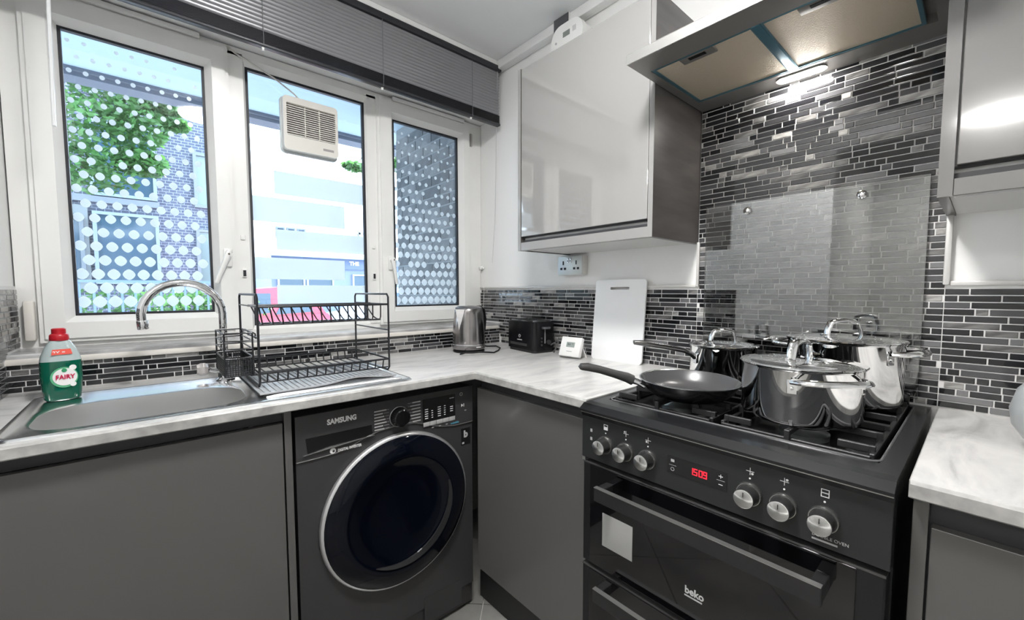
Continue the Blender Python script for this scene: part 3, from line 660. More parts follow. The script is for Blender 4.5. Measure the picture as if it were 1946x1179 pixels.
# ------------------------------------------------------------------ thermostat
def thermostat():
    t = thing('thermostat', 'small white room thermostat with grey screen leaning on a stand', 'thermostat', (-.125, -.638, WT), rot=(0, 0, R(6)))
    q = Matrix.Rotation(R(20), 4, 'Y')
    def tb(lo, hi, bev=0): return MB().box(lo, hi, bev, 2, q)
    WP = mat('thermostat_white', (.78, .77, .76), .35)
    part('case', tb((-.022, -.052, .004), (0, .052, .09), .004), WP, t, local=True)
    part('screen', tb((-.0228, -.022, .044), (-.0218, .02, .066)), mat('lcd_grey', (.30, .34, .32), .2), t, 'grey display', local=True)
    for k, (y, z, w, h) in enumerate(((.012, .052, .004, .008), (.004, .052, .004, .008), (-.008, .058, .006, .002))): part('digit', tb((-.0234, y-w, z), (-.0229, y, z+h)), mat('lcd_ink', (.04, .05, .05), .4), t, local=True)
    part('brand_line', tb((-.0226, -.014, .024), (-.0218, .014, .027)), GPRINT, t, local=True)
    part('stand', MB().prism([(.028, .06), (.032, .06), (.07, .0), (.062, .0)], lambda u, v, d: (u-.004, d, v), -.04, .04), WP, t, local=True)
thermostat()

# ------------------------------------------------------------------ chopping board
def board():
    lean = .05; yc = -.812
    t = thing('chopping_board', 'white plastic chopping board leaning on the tiles', 'chopping board', (-.06, yc, WT))
    a = math.asin((.042-.012)/.338)
    fn = lambda u, v, d: (-.05+v*math.sin(a)+d, yc+u, WT+v*math.cos(a))
    o = rr(-.122, .0, .122, .338, .014, 6); i = rr(-.046, .296, .046, .308, .005, 6)
    part('board', MB().ringprism(o, i, fn, 0, .008), mat('board_white', (.86, .87, .88), .3), t)
board()

# ------------------------------------------------------------------ socket + alarm
def socket():
    y0, y1, z0, z1 = -.622, -.479, 1.272, 1.358
    t = thing('wall_socket', 'chrome double power socket on a white back box under the cupboard', 'socket', (-.02, (y0+y1)/2, z0))
    part('back_box', MB().box((-.03, y0-.004, z0+.001), (.0005, y1-.002, z1+.002), .003), mat('box_white', (.7, .68, .65), .5), t)
    part('plate', MB().box((-.036, y0, z0), (-.03, y1, z1), .002), mat('socket_chrome', (.72, .76, .75), .32, .7), t)
    for c in (-.512, -.589):
        for dy, dz, w, h in ((0, .052, .006, .018), (.011, .026, .012, .010), (-.011, .026, .012, .010)):
            part('pin_hole', box((-.0372, c+dy-w/2, z0+dz-h/2+.004), (-.0355, c+dy+w/2, z0+dz+h/2+.004)), BLACKP, t)
    for c in (-.543, -.558):
        sw = part('switch', MB().box((-.040, c-.006, z0+.055), (-.035, c+.006, z0+.078), .001), CHROME, t)
        part('switch_gap', box((-.0403, c-.004, z0+.062), (-.0398, c+.004, z0+.066)), BLACKP, sw)
socket()
def alarm():
    t = thing('carbon_monoxide_alarm', 'white pill shaped gas alarm with small screen on the wall above the cupboard', 'alarm', (-.05, -.52, 2.3))
    y0, y1, z0, z1 = -.655, -.474, 2.232, 2.354
    P = rr(y0, z0, y1, z1, .058, 8); fn = YZ(-.085)
    part('case', MB().prism(P, fn, 0, .026), mat('alarm_white', (.84, .84, .82), .35), t)
    part('screen', box((-.0858, -.584, 2.296), (-.0848, -.545, 2.318)), mat('alarm_lcd', (.22, .24, .23), .3), t, 'small grey display')
    for k in range(3): part('slot', box((-.0856, -.603-k*.007, 2.30), (-.0848, -.600-k*.007, 2.322)), GPRINT, t)
    part('button', MB().cyl((-.087, -.505, 2.288), (-.0848, -.505, 2.288), .005, n=14), GPRINT, t)
    part('bracket', box((-.06, y0+.02, z0+.02), (.0005, -.57, z1-.02)), WHITE, t)
alarm()
jb = thing('junction_box', 'white junction box with dark grey lid on the wall below the ceiling', 'junction box', (-.025, -.505, 2.30))
part('box', MB().box((-.052, -.55, 2.30), (-.0455, -.46, CZ-.001), .001).box((-.0455, -.55, 2.30), (.0005, -.46, CZ-.046), .001), UPVC, jb)
part('lid', MB().box((-.0555, -.548, 2.302), (-.052, -.462, CZ-.003), .001), mat('box_lid_grey', (.085, .085, .095), .4), jb, 'dark grey lid')

# ------------------------------------------------------------------ upper cupboards
def upper(name, label, y0, y1, z0, z1, left_st, right_st, doory):
    # y0 > y1 ; front at x=-.31
    t = thing(name, label, 'cupboard', (-.155, (y0+y1)/2, z0))
    part('carcass', MB().box((-.286, y1+.0165, z0+.003), (-.0005, y0-.0165, z1-.002)), mat(name+'_shell', (.60, .60, .59), .5), t, smooth=False)
    part('end_panel', box((-.311, y0-.016, z0), (-.0005, y0, z1)), CABUPR if left_st > .01 and False else CABSIDE, t, smooth=False)
    part('end_panel', box((-.311, y1, z0), (-.0005, y1+.016, z1)), CABSIDE, t, smooth=False)
    return t
def up_front(t, ya, yb, z0, z1, door_z0, mtr, rail=None):
    # ya>yb inner limits of the front between stiles
    d = part('door', MB().box((-.311, yb+.003, door_z0), (-.289, ya-.003, z1-.004), .0015), mtr, t, smooth=False)
    part('grip_rail', MB().box((-.296, yb, door_z0-.004), (-.2865, ya, door_z0+.0)).box((-.300, yb, z0+.030), (-.2865, ya, door_z0-.014)), DARKREC, t, smooth=False)
    part('bottom_rail', MB().box((-.311, yb, z0), (-.2865, ya, z0+.033), .0015), rail or CABUPR, t, smooth=False)
    return d
t = upper('upper_cupboard', 'window-lit grey gloss wall cupboard between the window and the hood', -.507, -1.124, 1.367, 2.097, .01, .01, 0)
part('stile', box((-.3125, -.523, 1.367), (-.31, -.507, 2.097)), CABUPR, t, smooth=False); part('stile', box((-.3125, -1.124, 1.367), (-.31, -1.108, 2.097)), CABUPR, t, smooth=False)
up_front(t, -.523, -1.108, 1.367, 2.097, 1.424, CABUP)
t2 = upper('upper_cupboard', 'grey gloss wall cupboard right of the hood reflecting a lamp', -1.736, -2.35, 1.382, 2.097, .01, .01, 0)
CABUP2 = mat('grey_gloss_less_lit', (.15, .147, .143), .16, coat=.6, coatr=.06)  # darker copy of the cupboard grey, weaker light put into the colour
part('stile', box((-.3125, -1.757, 1.382), (-.31, -1.736, 2.097)), CABUP2, t2, smooth=False)
up_front(t2, -1.757, -2.334, 1.382, 2.097, 1.44, CABUP2, CABUP2)

# ------------------------------------------------------------------ hood
def hood():
    y0, y1, xf, zb = -1.127, -1.733, -.468, 1.82
    t = thing('cooker_hood', 'stainless steel cooker hood with two mesh filters over the hob', 'hood', (-.23, (y0+y1)/2, zb))
    HM = mat('hood_grey_steel', (.26, .25, .24), .35, .5)
    HT = mat('hood_front_steel', (.72, .71, .69), .25, .9)
    part('canopy', MB().ringprism([(xf+.004, y0), (-.005, y0), (-.005, y1), (xf+.004, y1)], [(-.385, y0-.026), (-.088, y0-.026), (-.088, y1+.026), (-.385, y1+.026)], lambda u, v, d: (u, v, d), zb, zb+.022).box((xf+.004, y1, zb+.02), (-.005, y0, zb+.028)), HM, t, smooth=False)
    part('front_lip', MB().box((xf, y1, zb-.001), (xf+.004, y0, zb+.024), .001), HT, t, smooth=False)
    FM = mat('filter_mesh', (.56, .48, .37), .5, .25, bump=.9, bscale=420)
    TEAL = mat('filter_edge', (.08, .20, .26), .3, .6)
    for i, (ya, yb) in enumerate(((y0-.032, -1.412), (-1.432, y1+.05))):
        f = part('filter', MB().box((-.378, yb, zb+.004), (-.092, ya, zb+.014)), FM, t, 'tan metal mesh grease filter', smooth=False)
        part('filter_frame', MB().ringprism([(-.384, ya+.005), (-.088, ya+.005), (-.088, yb-.005), (-.384, yb-.005)], [(-.376, ya-.003), (-.094, ya-.003), (-.094, yb+.003), (-.376, yb+.003)], lambda u, v, d: (u, v, d), zb+.001, zb+.012), TEAL, f, smooth=False)
        ym = (ya+yb)/2+.01
        l_ = part('filter_latch', MB().box((-.376, ym-.045, zb+.0005), (-.342, ym+.045, zb+.006), .002), mat('latch_grey', (.22, .21, .20), .4, .5), f)
        part('latch_slot', box((-.370, ym-.022, zb-.0008), (-.358, ym+.022, zb+.001)), BLACKP, l_)
    part('centre_bar', MB().box((-.384, -1.432, zb-.001), (-.088, -1.412, zb+.012), .002), TEAL, t, 'blue tinted bar between the filters')
    lb = part('lamp_bezel', MB().prism(rr(-.070, -1.492, -.032, -1.368, .018, 6), XY(zb), -.004, .001), mat('lamp_bezel', (.5, .48, .45), .3, .6), t)
    part('lamp_lens', MB().prism(rr(-.064, -1.486, -.038, -1.374, .0125, 6), XY(zb), -.007, -.004), mat('lamp_glow', (1, 1, 1), .5, emit=(1, .97, .92), estr=LAMP_HOOD), lb, 'lit lamp lens')
    part('motor_box', MB().box((-.25, -1.58, zb+.028), (-.005, -1.34, 2.097), .003), mat('motor_white', (.70, .70, .69), .4), t)
hood()
# glass splashback
gs = thing('glass_splashback', 'clear glass splashback panel fixed to the tiles behind the pans', 'splashback', (-.014, -1.43, .925))
part('sheet', MB().box((-.020, -1.706, .925), (-.014, -1.157, 1.490), .0008), SPLASHG, gs, smooth=False)
for y, z in ((-1.289, 1.458), (-1.575, 1.460), (-1.289, .96), (-1.575, .96)):
    part('fixing_cap', MB().lathe([(0, 0), (.0115, 0), (.0115, .003), (.008, .006), (0, .007)], (-.0205, y, z), 18, Matrix.Rotation(-PI/2, 4, 'Y')), CHROME, gs)
    part('standoff', MB().cyl((-.014, y, z), (-.0085, y, z), .006, n=12), CHROME, gs)

# ------------------------------------------------------------------ base units
def sink_cabinet():
    t = thing('sink_cabinet', 'dark grey base cabinet under the sink', 'cabinet', (-1.5, -.3, 0))
    part('carcass', box((LX+.005, -.555, .13), (-1.225, -.02, .70)), DARKREC, t, smooth=False)
    part('top_rail', box((LX+.003, -.556, .846), (-1.2185, -.52, WT-TH-.001)), DARKREC, t, smooth=False)
    part('door', MB().box((LX+.006, -.576, .155), (-1.2225, -.5565, .845), .0012), CABLOW, t, smooth=False)
    part('end_strip', MB().box((-1.2185, -.576, .0), (-1.2005, -.10, WT-TH-.001), .001), CABLOW, t, smooth=False)
    part('plinth', box((LX+.005, -.537, 0), (-1.2195, -.52, .15)), PLINTH, t, smooth=False)
sink_cabinet()
def corner_cabinet():
    t = thing('corner_cabinet', 'dark grey corner base unit between washing machine and cooker', 'cabinet', (-.3, -.85, 0))
    part('carcass', box((-.565, CY0+.006, .13), (-.01, -.64, WT-TH-.001)), DARKREC, t, smooth=False)
    part('top_rail', box((-.566, CY0+.004, .846), (-.54, -.587, WT-TH-.001)), DARKREC, t, smooth=False)
    part('door', MB().box((-.585, CY0+.004, .155), (-.5655, -.587, .845), .0012), CABLOW, t, smooth=False)
    part('plinth', box((-.545, CY0+.004, 0), (-.53, -.545, .152)), PLINTH, t, smooth=False)
corner_cabinet()
def right_cabinet():
    t = thing('right_cabinet', 'dark grey base cabinet right of the cooker', 'cabinet', (-.3, -2.1, 0))
    part('carcass', box((-.565, -2.45, .13), (-.01, RY-.02, WT-TH-.001)), DARKREC, t, smooth=False)
    part('side_panel', MB().box((-.587, -1.766, 0), (-.01, -1.748, WT-TH-.001), .001), CABLOW, t, smooth=False)
    part('top_rail', box((-.567, -2.45, .846), (-.54, -1.767, WT-TH-.001)), DARKREC, t, smooth=False)
    part('door', MB().box((-.585, -2.36, .155), (-.5655, -1.769, .836), .0012), CABLOW, t, smooth=False)
    part('plinth', box((-.545, -2.45, 0), (-.53, -1.769, .15)), PLINTH, t, smooth=False)
right_cabinet()

# ------------------------------------------------------------------ washing machine
def washer():
    x0, x1, y, zt = -1.190, -.592, -.562, .852
    t = thing('washing_machine', 'graphite grey front loading washing machine with large dark round door', 'washing machine', ((x0+x1)/2, -.3, 0))
    cxx, cz, rd = -.883, .484, .254
    # body front with a groove line between the fascia and lower panel
    part('body', MB().box((x0, y+.004, .012), (x1, -.02, zt), .006), GRAPH, t)
    curve = [(x0, .722), (-1.13, .722), (-1.08, .724), (-1.04, .732), (-1.0, .748), (-.95, .760), (-.89, .764), (-.83, .760), (-.79, .748), (-.76, .735), (-.72, .724), (-.67, .7165), (x1, .7165)]
    up_ = [(x0, zt)]+[]; 
    part('fascia', MB().prism([(u, v+.0015) for u, v in curve]+[(x1, zt-.001), (x0, zt-.001)], XZ(y), -.004, .006), GRAPH, t, smooth=False)
    part('lower_panel', MB().prism([(x0, .09), (x1, .09)]+[(u, v-.0015) for u, v in curve[::-1]], XZ(y), 0, .006), GRAPH, t, smooth=False)
    part('silver_line', MB().prism([(u, v+.0015) for u, v in curve]+[(u, v-.0012) for u, v in curve[::-1]], XZ(y), -.0045, .004), mat('silver_edge', (.65, .65, .66), .25, .9), t, smooth=False)
    ring = lambda r, n=64: [(cxx+r*math.cos(2*PI*k/n), cz+r*math.sin(2*PI*k/n)) for k in range(n)]
    dr = part('door', MB().lathe([(.2, 0), (.250, .0), (.2545, .004), (.2545, .011), (.250, .017), (.2445, .0185)], (cxx, y+.0005, cz), 72, Matrix.Rotation(PI/2, 4, 'X')), mat('door_chrome', (.78, .78, .79), .28, .85), t, 'round door with chrome rim')
    part('door_glass', MB().lathe([(.245, .0185), (.236, .026), (.20, .036), (.18, .037), (.172, .032), (.14, .024), (.10, .019), (0, .017)], (cxx, y, cz), 72, Matrix.Rotation(PI/2, 4, 'X')), DOORG, dr, 'dark blue black door glass')
    # grip recess: crescent on lower right
    P = []
    for k in range(25):
        a = R(-125+150*k/24); P.append((cxx+.178*math.cos(a), cz+.178*math.sin(a)))
    for k in range(25):
        a = R(25-150*k/24); w = .022*math.sin(PI*k/24)**.6; P.append((cxx+(.178-w)*math.cos(a), cz+(.178-w)*math.sin(a)))
    part('grip', MB().prism(P[1:-1] if False else P[:24]+P[26:-1], XZ(y), -.0392, -.034), mat('grip_grey', (.07, .07, .075), .2, .6), dr, smooth=False)
    # detergent drawer recess
    dd = part('drawer', MB().prism([(-1.165, .785), (-.975, .785), (-.972, .752), (-1.16, .738)], XZ(y), -.0044, .002), mat('drawer_dark', (.012, .012, .013), .3, .4), t, 'detergent drawer grip', smooth=False)
    part('drawer_lip', MB().prism([(-1.172, .738), (-1.10, .748), (-.966, .752), (-1.10, .7435)], XZ(y), -.010, .002), mat('drawer_lip', (.5, .5, .5), .2, .8), dd, smooth=False)
    kx, kz = -.884, .793
    part('dial', MB().lathe([(0, .03), (.024, .03), (.0275, .027), (.029, .012), (.0315, .004), (.0315, 0)], (kx, y-.004, kz), 40, Matrix.Rotation(PI/2, 4, 'X')), mat('dial_black', (.008, .008, .009), .12, .2), t, 'glossy black program dial')
    part('dial_ring', MB().lathe([(.0315, .0), (.034, .0), (.034, .003), (.0315, .004)], (kx, y-.004, kz), 40, Matrix.Rotation(PI/2, 4, 'X')), mat('dial_ring', (.3, .3, .31), .25, .8), t)
    for k in range(7):
        z = .823-k*.0098
        wl_ = .040-.004*((k*3) % 4); part('program_text', box((kx-.082, y-.0046, z-.0018), (kx-.082+wl_, y-.004, z+.0018)), GPRINT, t)
        part('program_line', box((kx-.082+wl_+.003, y-.0046, z-.0004), (kx-.034, y-.004, z+.0004)), GPRINT, t)
        z2 = .829-k*.0107; wr_ = .030+.004*((k*5) % 3); part('program_text', box((kx+.078-wr_, y-.0046, z2-.0018), (kx+.078, y-.004, z2+.0018)), GPRINT, t)
        part('program_line', box((kx+.032, y-.0046, z2-.0004), (kx+.076-wr_, y-.004, z2+.0004)), GPRINT, t)
    dp = part('display', MB().prism(rr(-.798, .752, -.668, .832, .003), XZ(y), -.0048, 0), OVENG, t, 'black display with white symbols', smooth=False)
    for i in range(5):
        for j in range(5):
            if (i, j) in ((4, 0), (4, 4), (1, 4)): continue
            w = .012 if i in (0, 2, 4) else .006
            part('display_text', box((-.790+i*.025, y-.0052, .764+j*.0078), (-.790+i*.025+w, y-.0047, .7665+j*.0078)), PRINT, dp)
    part('display_text', box((-.692, y-.0052, .818), (-.674, y-.0047, .8205)), GPRINT, dp)
    for i in range(5): part('key', MB().box((-.796+i*.0256, y-.0055, .737), (-.7715+i*.0256, y-.0035, .752), .001), mat('key_silver', (.55, .55, .55), .3, .3), t)
    for i in range(3): part('key_mark', box((-.764+i*.028, y-.0046, .727), (-.756+i*.028, y-.004, .730)), GPRINT, t)
    pm = part('power_mark', MB().ringprism([(-.642+.0065*math.cos(k*PI/6), .826+.0065*math.sin(k*PI/6)) for k in range(12)], [(-.642+.0045*math.cos(k*PI/6), .826+.0045*math.sin(k*PI/6)) for k in range(12)], XZ(y), -.0046, -.004), GPRINT, t)
    part('start_mark', MB().prism([(-.642, .778), (-.642, .790), (-.634, .784)], XZ(y), -.0046, -.004), PRINT, t); part('start_mark', box((-.632, y-.0046, .778), (-.630, y-.004, .790)), PRINT, t); part('start_mark', box((-.628, y-.0046, .762), (-.620, y-.004, .765)), GPRINT, t)
    text('lettering', 'SAMSUNG', .0215, (-1.106, y-.0048, .813), (1, 0, 0), (0, 0, 1), PRINT, t, bold=.0009, sx=.86)
    text('lettering', 'DIGITAL INVERTER', .0115, (-1.078, y-.0048, .7265), (1, 0, 0), (0, 0, 1), PRINT, t, bold=.0003, sx=.72)
    text('lettering', 'ecobubble', .0105, (-.688, y-.0048, .7235), (1, 0, 0), (0, 0, 1), mat('print_blue', (.12, .45, .62), .4), t, sx=.8)
    lg = part('logo', MB().prism(ell2(-1.092, .7325, .0085), XZ(y), -.0048, -.004), PRINT, t); part('logo_cut', MB().prism(ell2(-1.090, .7315, .0035), XZ(y), -.0053, -.0047), GRAPH, lg)
    stk = part('sticker', box((-.641, y-.0006, .632), (-.601, y+.0002, .695)), OVENG, t, 'small black sticker with letter b', smooth=False)
    text('lettering', 'b', .034, (-.630, y-.0014, .662), (1, 0, 0), (0, 0, 1), GPRINT, stk, bold=.0018)
    part('sticker_text', box((-.637, y-.0011, .637), (-.628, y-.0006, .644)), GPRINT, stk)
    part('filter_flap', MB().prism(rr(-.80, .03, -.645, .125, .006), XZ(y), -.0015, .001), GRAPH, t, smooth=False)
    for x in (x0+.05, x1-.05):
        for yy in (-.5, -.08): part('foot', MB().cyl((x, yy, 0), (x, yy, .014), .02, n=16), BLACKP, t)
def ell2(cx, cz, r, n=20): return [(cx+r*math.cos(2*PI*k/n), cz+r*math.sin(2*PI*k/n)) for k in range(n)]
washer()

# ------------------------------------------------------------------ cooker
BURN = ((-.43, -1.285), (-.165, -1.285), (-.43, -1.563), (-.165, -1.563))
GT = .928
def cooker():
    t = thing('gas_cooker', 'black freestanding gas cooker with double oven and silver knobs', 'cooker', (-.31, -1.424, 0))
    y0, y1 = CY0-.001, CY1+.001
    part('body', MB().box((-.59, y1, .05), (-.012, y0, .872), .002), COOKB, t, smooth=False)
    # hob top with sloped front nose and sunken well
    top = MB(); prof = [(-.632, .884), (-.640, .888), (-.640, .893), (-.622, .9055), (-.60, .907), (-.552, .907)]
    top.prism([(-.552, .868)]+[(-.626, .868), (-.632, .884)]+prof[1:], lambda u, v, d: (u, d, v), y1-.001, y0+.001)
    top.box((-.552, y1-.001, .868), (-.03, y1+.028, .907)); top.box((-.552, y0-.028, .868), (-.03, y0+.001, .907)); top.box((-.03, y1-.001, .868), (-.006, y0+.001, .907)); top.box((-.553, y1+.02, .868), (-.029, y0-.02, .888))
    part('hob_top', top, COOKB, t, smooth=False)
    part('well_edge', MB().tube([(u, v, .9072) for u, v in rr(-.552, y1+.028, -.03, y0-.028, .02, 5)], .0022, 6, closed=True), mat('enamel_edge', (.16, .16, .165), .15, .3), t)
    part('edge_line', box((-.634, y1, .8835), (-.6265, y0, .8855)), mat('edge_steel', (.5, .5, .48), .25, .8), t, smooth=False)
    part('control_panel', MB().box((-.628, y1, .763), (-.59, y0, .8825), .001), mat('cooker_panel', (.024, .025, .026), .3, ior=1.4), t, smooth=False)
    # knobs
    KS = mat('knob_steel', (.62, .62, .61), .22, 1); KD = mat('knob_dark', (.05, .05, .05), .3, .5)
    # brushed spin finish on the knob faces
    nt = KS.node_tree; b = nt.nodes['Principled BSDF']; b.inputs['Anisotropic'].default_value = .95; b.inputs['Roughness'].default_value = .34
    tg = nt.nodes.new('ShaderNodeTangent'); tg.direction_type = 'RADIAL'; tg.axis = 'X'; nt.links.new(tg.outputs[0], b.inputs['Tangent'])
    MX = Matrix.Rotation(-PI/2, 4, 'Y')
    for i, ky in enumerate((-1.193, -1.252, -1.311, -1.527, -1.584, -1.644)):
        kz = .8125
        k_ = part('knob', MB().lathe([(.0222, 0), (.0222, .006), (.0195, .008), (.0185, .012), (.0178, .030), (0, .030)], (-.628, ky, kz), 32, MX), KD, t, 'dark knob with brushed silver face')
        part('knob_ring', MB().lathe([(.0192, .0), (.0225, .0), (.0228, .0045), (.0215, .0075), (.0192, .0075)], (-.628, ky, kz), 32, MX), mat('knob_ring', (.36, .36, .35), .25, .9) if i == 0 else bpy.data.materials['knob_ring'], k_)
        fc = MB().lathe([(.0172, .0), (.0172, .0025), (.016, .0032), (0, .0032)], (0, 0, 0), 32, MX).mesh('knob_face', KS)
        f = bpy.data.objects.new('knob_face', fc); COL.objects.link(f); f.parent = k_; f.location = Vector((-.658, ky, kz))-ROOT[t.name].translation; f['label'] = 'brushed silver knob face'
        part('knob_mark', box((-.6622, ky-.0006, kz+.004), (-.6608, ky+.0006, kz+.013)), KD, k_)
        part('indicator_dot', MB().cyl((-.6288, ky, kz+.030), (-.6278, ky, kz+.030), .0017, n=10), PRINT, t)
        if i in (0, 5):
            part('symbol', MB().ringprism([(ky-.006, kz+.038), (ky+.006, kz+.038), (ky+.006, kz+.052), (ky-.006, kz+.052)], [(ky-.0048, kz+.0392), (ky+.0048, kz+.0392), (ky+.0048, kz+.0508), (ky-.0048, kz+.0508)], YZ(-.6286), 0, .001), PRINT, t); part('symbol', box((-.6286, ky-.005, kz+(.0445 if i else .039)), (-.6276, ky+.005, kz+.046)), PRINT, t)
        else:
            part('symbol', MB().box((-.6286, ky-.007, kz+.0435), (-.6276, ky+.007, kz+.0445)).box((-.6286, ky-.0005, kz+.037), (-.6276, ky+.0005, kz+.051)).cyl((-.6286, ky+(.004 if i < 3 else -.004), kz+(.048 if i in (1, 4) else .040)), (-.6276, ky+(.004 if i < 3 else -.004), kz+(.048 if i in (1, 4) else .040)), .0022, n=10), PRINT, t)
    for z in (.835, .813): part('symbol', box((-.6286, -1.151, z), (-.6276, -1.145, z+.008)), GPRINT, t)
    d = part('display', box((-.6292, -1.486, .801), (-.6275, -1.360, .838)), OVENG, t, 'black clock display reading 1509', smooth=False)
    REDL = mat('led_red', (.3, 0, .01), .4, emit=(1, .01, .02), estr=1.6)
    seg = {'1': 'bc', '5': 'afgcd', '0': 'abcdef', '9': 'abcdfg'}
    for n_, ch in enumerate('1509'):
        cy = -1.4135-n_*.0093-(.0015 if n_ > 1 else 0); w, h, th = .0031, .0062, .0009; cz = .8195
        sg = MB()
        S_ = {'a': (-w, h, w, h), 'd': (-w, -h, w, -h), 'g': (-w, 0, w, 0), 'b': (w, 0, w, h), 'c': (w, -h, w, 0), 'f': (-w, 0, -w, h), 'e': (-w, -h, -w, 0)}
        for s_ in seg[ch]:
            u0, v0, u1, v1 = S_[s_]; sg.box((-.6297, cy-u0+th*.8, cz+v0-th), (-.6291, cy-u1-th*.8, cz+v1+th))
        part('clock_digit', sg, REDL, d, 'red lit digit', smooth=False)
    for z, k in ((.828, 0), (.810, 1)):
        if k == 0: part('display_icon', box((-.6296, -1.376, z-.002), (-.6291, -1.368, z+.004)), GPRINT, d)
        else: part('display_icon', MB().ringprism(ell2(-1.372, z, .0042, 14), ell2(-1.372, z, .0033, 14), YZ(-.6296), 0, .0005), GPRINT, d)
    part('display_icon', box((-.6296, -1.380, .8185), (-.6291, -1.364, .8191)), GPRINT, d); part('display_icon', box((-.6296, -1.482, .8195), (-.6291, -1.466, .8201)), GPRINT, d)
    part('display_icon', MB().box((-.6296, -1.478, .8275), (-.6291, -1.470, .8287)).box((-.6296, -1.4746, .8243), (-.6291, -1.4734, .8319)), PRINT, d); part('display_icon', box((-.6296, -1.478, .8105), (-.6291, -1.470, .8117)), PRINT, d)
    text('lettering', 'DOUBLE OVEN', .0075, (-.6288, -1.628, .7785), (0, -1, 0), (0, 0, 1), GPRINT, t); part('model_print', box((-.6286, -1.664, .7715), (-.6278, -1.628, .7745)), GPRINT, t)
    # oven doors
    GH = mat('handle_black', (.035, .035, .036), .25, .4)
    for z0, z1, nm in ((.480, .752, 'upper'), (.06, .470, 'lower')):
        dr = part('oven_door', MB().box((-.626, y1+.004, z0), (-.592, y0-.004, z1), .003), COOKB, t, nm+' oven door', smooth=False)
        part('door_glass', MB().box((-.6285, y1+.040, z0+.004), (-.624, y0-.028, z1-.004), .001), OVENG, dr, 'black glossy glass', smooth=False)
        part('door_edge', box((-.627, y1+.004, z1-.003), (-.606, y0-.004, z1+.0005)), mat('door_edge_'+nm, (.12, .12, .12), .25, .6), dr, smooth=False)
        hz = .722 if nm == 'upper' else .464; hz0 = hz-.034
        h_ = part('handle', MB().box((-.682, -1.656, hz0), (-.670, -1.198, hz), .002), GH, dr, 'flat black bar handle', smooth=False)
        part('handle_edge', box((-.6825, -1.655, hz-.001), (-.671, -1.199, hz+.0006)), mat('handle_edge_'+nm, (.4, .4, .39), .3, .8), h_, smooth=False)
        for yy in (-1.208, -1.646): part('handle_post', MB().box((-.671, yy-.010, hz0+.004), (-.6275, yy+.010, hz-.003), .002), GH, h_, smooth=False)
    stk = part('sticker', box((-.6294, -1.275, .548), (-.6284, -1.187, .634)), mat('sticker_silver', (.62, .62, .61), .25, .5), t, 'silver square sticker', smooth=False)
    text('lettering', 'beko', .0225, (-.6288, -1.406, .5475), (0, -1, 0), (0, 0, 1), mat('logo_silver', (.7, .7, .7), .4), t, bold=.0006, sx=.92)
    part('logo_line', box((-.6294, -1.444, .5405), (-.6286, -1.406, .5435)), bpy.data.materials['logo_silver'], t)
    part('hinge_cover', MB().box((-.627, -1.128, .753), (-.60, -1.118, .762)), mat('hinge_silver', (.45, .45, .44), .3, .8), t)
    # burners
    for i, (bx, by) in enumerate(BURN):
        s = (1.0, .8, 1.0, 1.25)[i]
        bu = part('burner', MB().lathe([(0, .0), (.045*s, 0), (.046*s, .012), (.040*s, .016), (.036*s, .024), (0, .024)], (bx, by, .888), 36), mat('burner_alu%d' % i, (.42, .44, .45), .35, .9), t, 'silver gas burner ring')
        part('burner_cap', MB().lathe([(0, .0), (.034*s, 0), (.036*s, .004), (.034*s, .008), (0, .009)], (bx, by, .912), 36), IRON, bu, 'black burner cap')
    for yy in (y1+.05, y0-.05): part('lid_hinge', MB().box((-.052, yy-.013, .905), (-.0275, yy+.013, .94), .003), BLACKP, t)
cooker()
def grate(ya, yb, by, label):
    t = thing('pan_grate', label, 'grate', (-.29, (ya+yb)/2, .889), group='cast iron pan grates')
    xf, xb = -.546, -.036; z = GT; hw = .0042
    def bar(p, q, top=z, bot=None, nm='bar'):
        p, q = Vector(p), Vector(q); d = (q-p); L = d.length; mm = Matrix.Translation((p.x, p.y, 0)) @ Matrix.Rotation(math.atan2(d.y, d.x), 4, 'Z')
        part(nm, MB().box((0, -hw, (bot if bot else top-.012)), (L, hw, top), .0015, 1, mm), IRON, t, smooth=False)
    lo = z-.018
    for y in (ya-.010, yb+.010): bar((xf+.012, y, 0), (xb, y, 0), lo+.004, .892, 'side_rail')
    for x in (xf+.006, (xf+xb)/2, xb-.004): bar((x, yb+.01, 0), (x, ya-.01, 0), lo+.002, .896, 'cross_rail')
    for bx in (BURN[0][0], BURN[1][0]):
        for dx, dy in ((1, 0), (-1, 0), (0, 1), (0, -1)):
            o_ = Vector((bx+dx*.028, by+dy*.028, 0)); e = Vector((bx+dx*.115, by+dy*.128, 0))
            e.y = min(max(e.y, yb+.012), ya-.012); bar(o_, e, z, z-.013, 'finger')
            q = e; part('leg', MB().box((q.x-.005, q.y-.005, .889), (q.x+.005, q.y+.005, z), .001, 1), IRON, t, smooth=False)
        for dx, dy in ((1, 1), (-1, 1), (1, -1), (-1, -1)):
            e = Vector((bx+dx*.085, (ya-.012) if dy > 0 else (yb+.012), 0)); bar(e, e+Vector((0, -dy*.05, 0)), z-.004, z-.018, 'rest'); part('leg', MB().box((e.x-.005, e.y-.005, .889), (e.x+.005, e.y+.005, z-.004), .001, 1), IRON, t, smooth=False)
grate(CY0-.032, -1.4215, -1.285, 'black cast iron pan grate under the frying pan')
grate(-1.4265, CY1+.032, -1.563, 'black cast iron pan grate under the large steel pots')

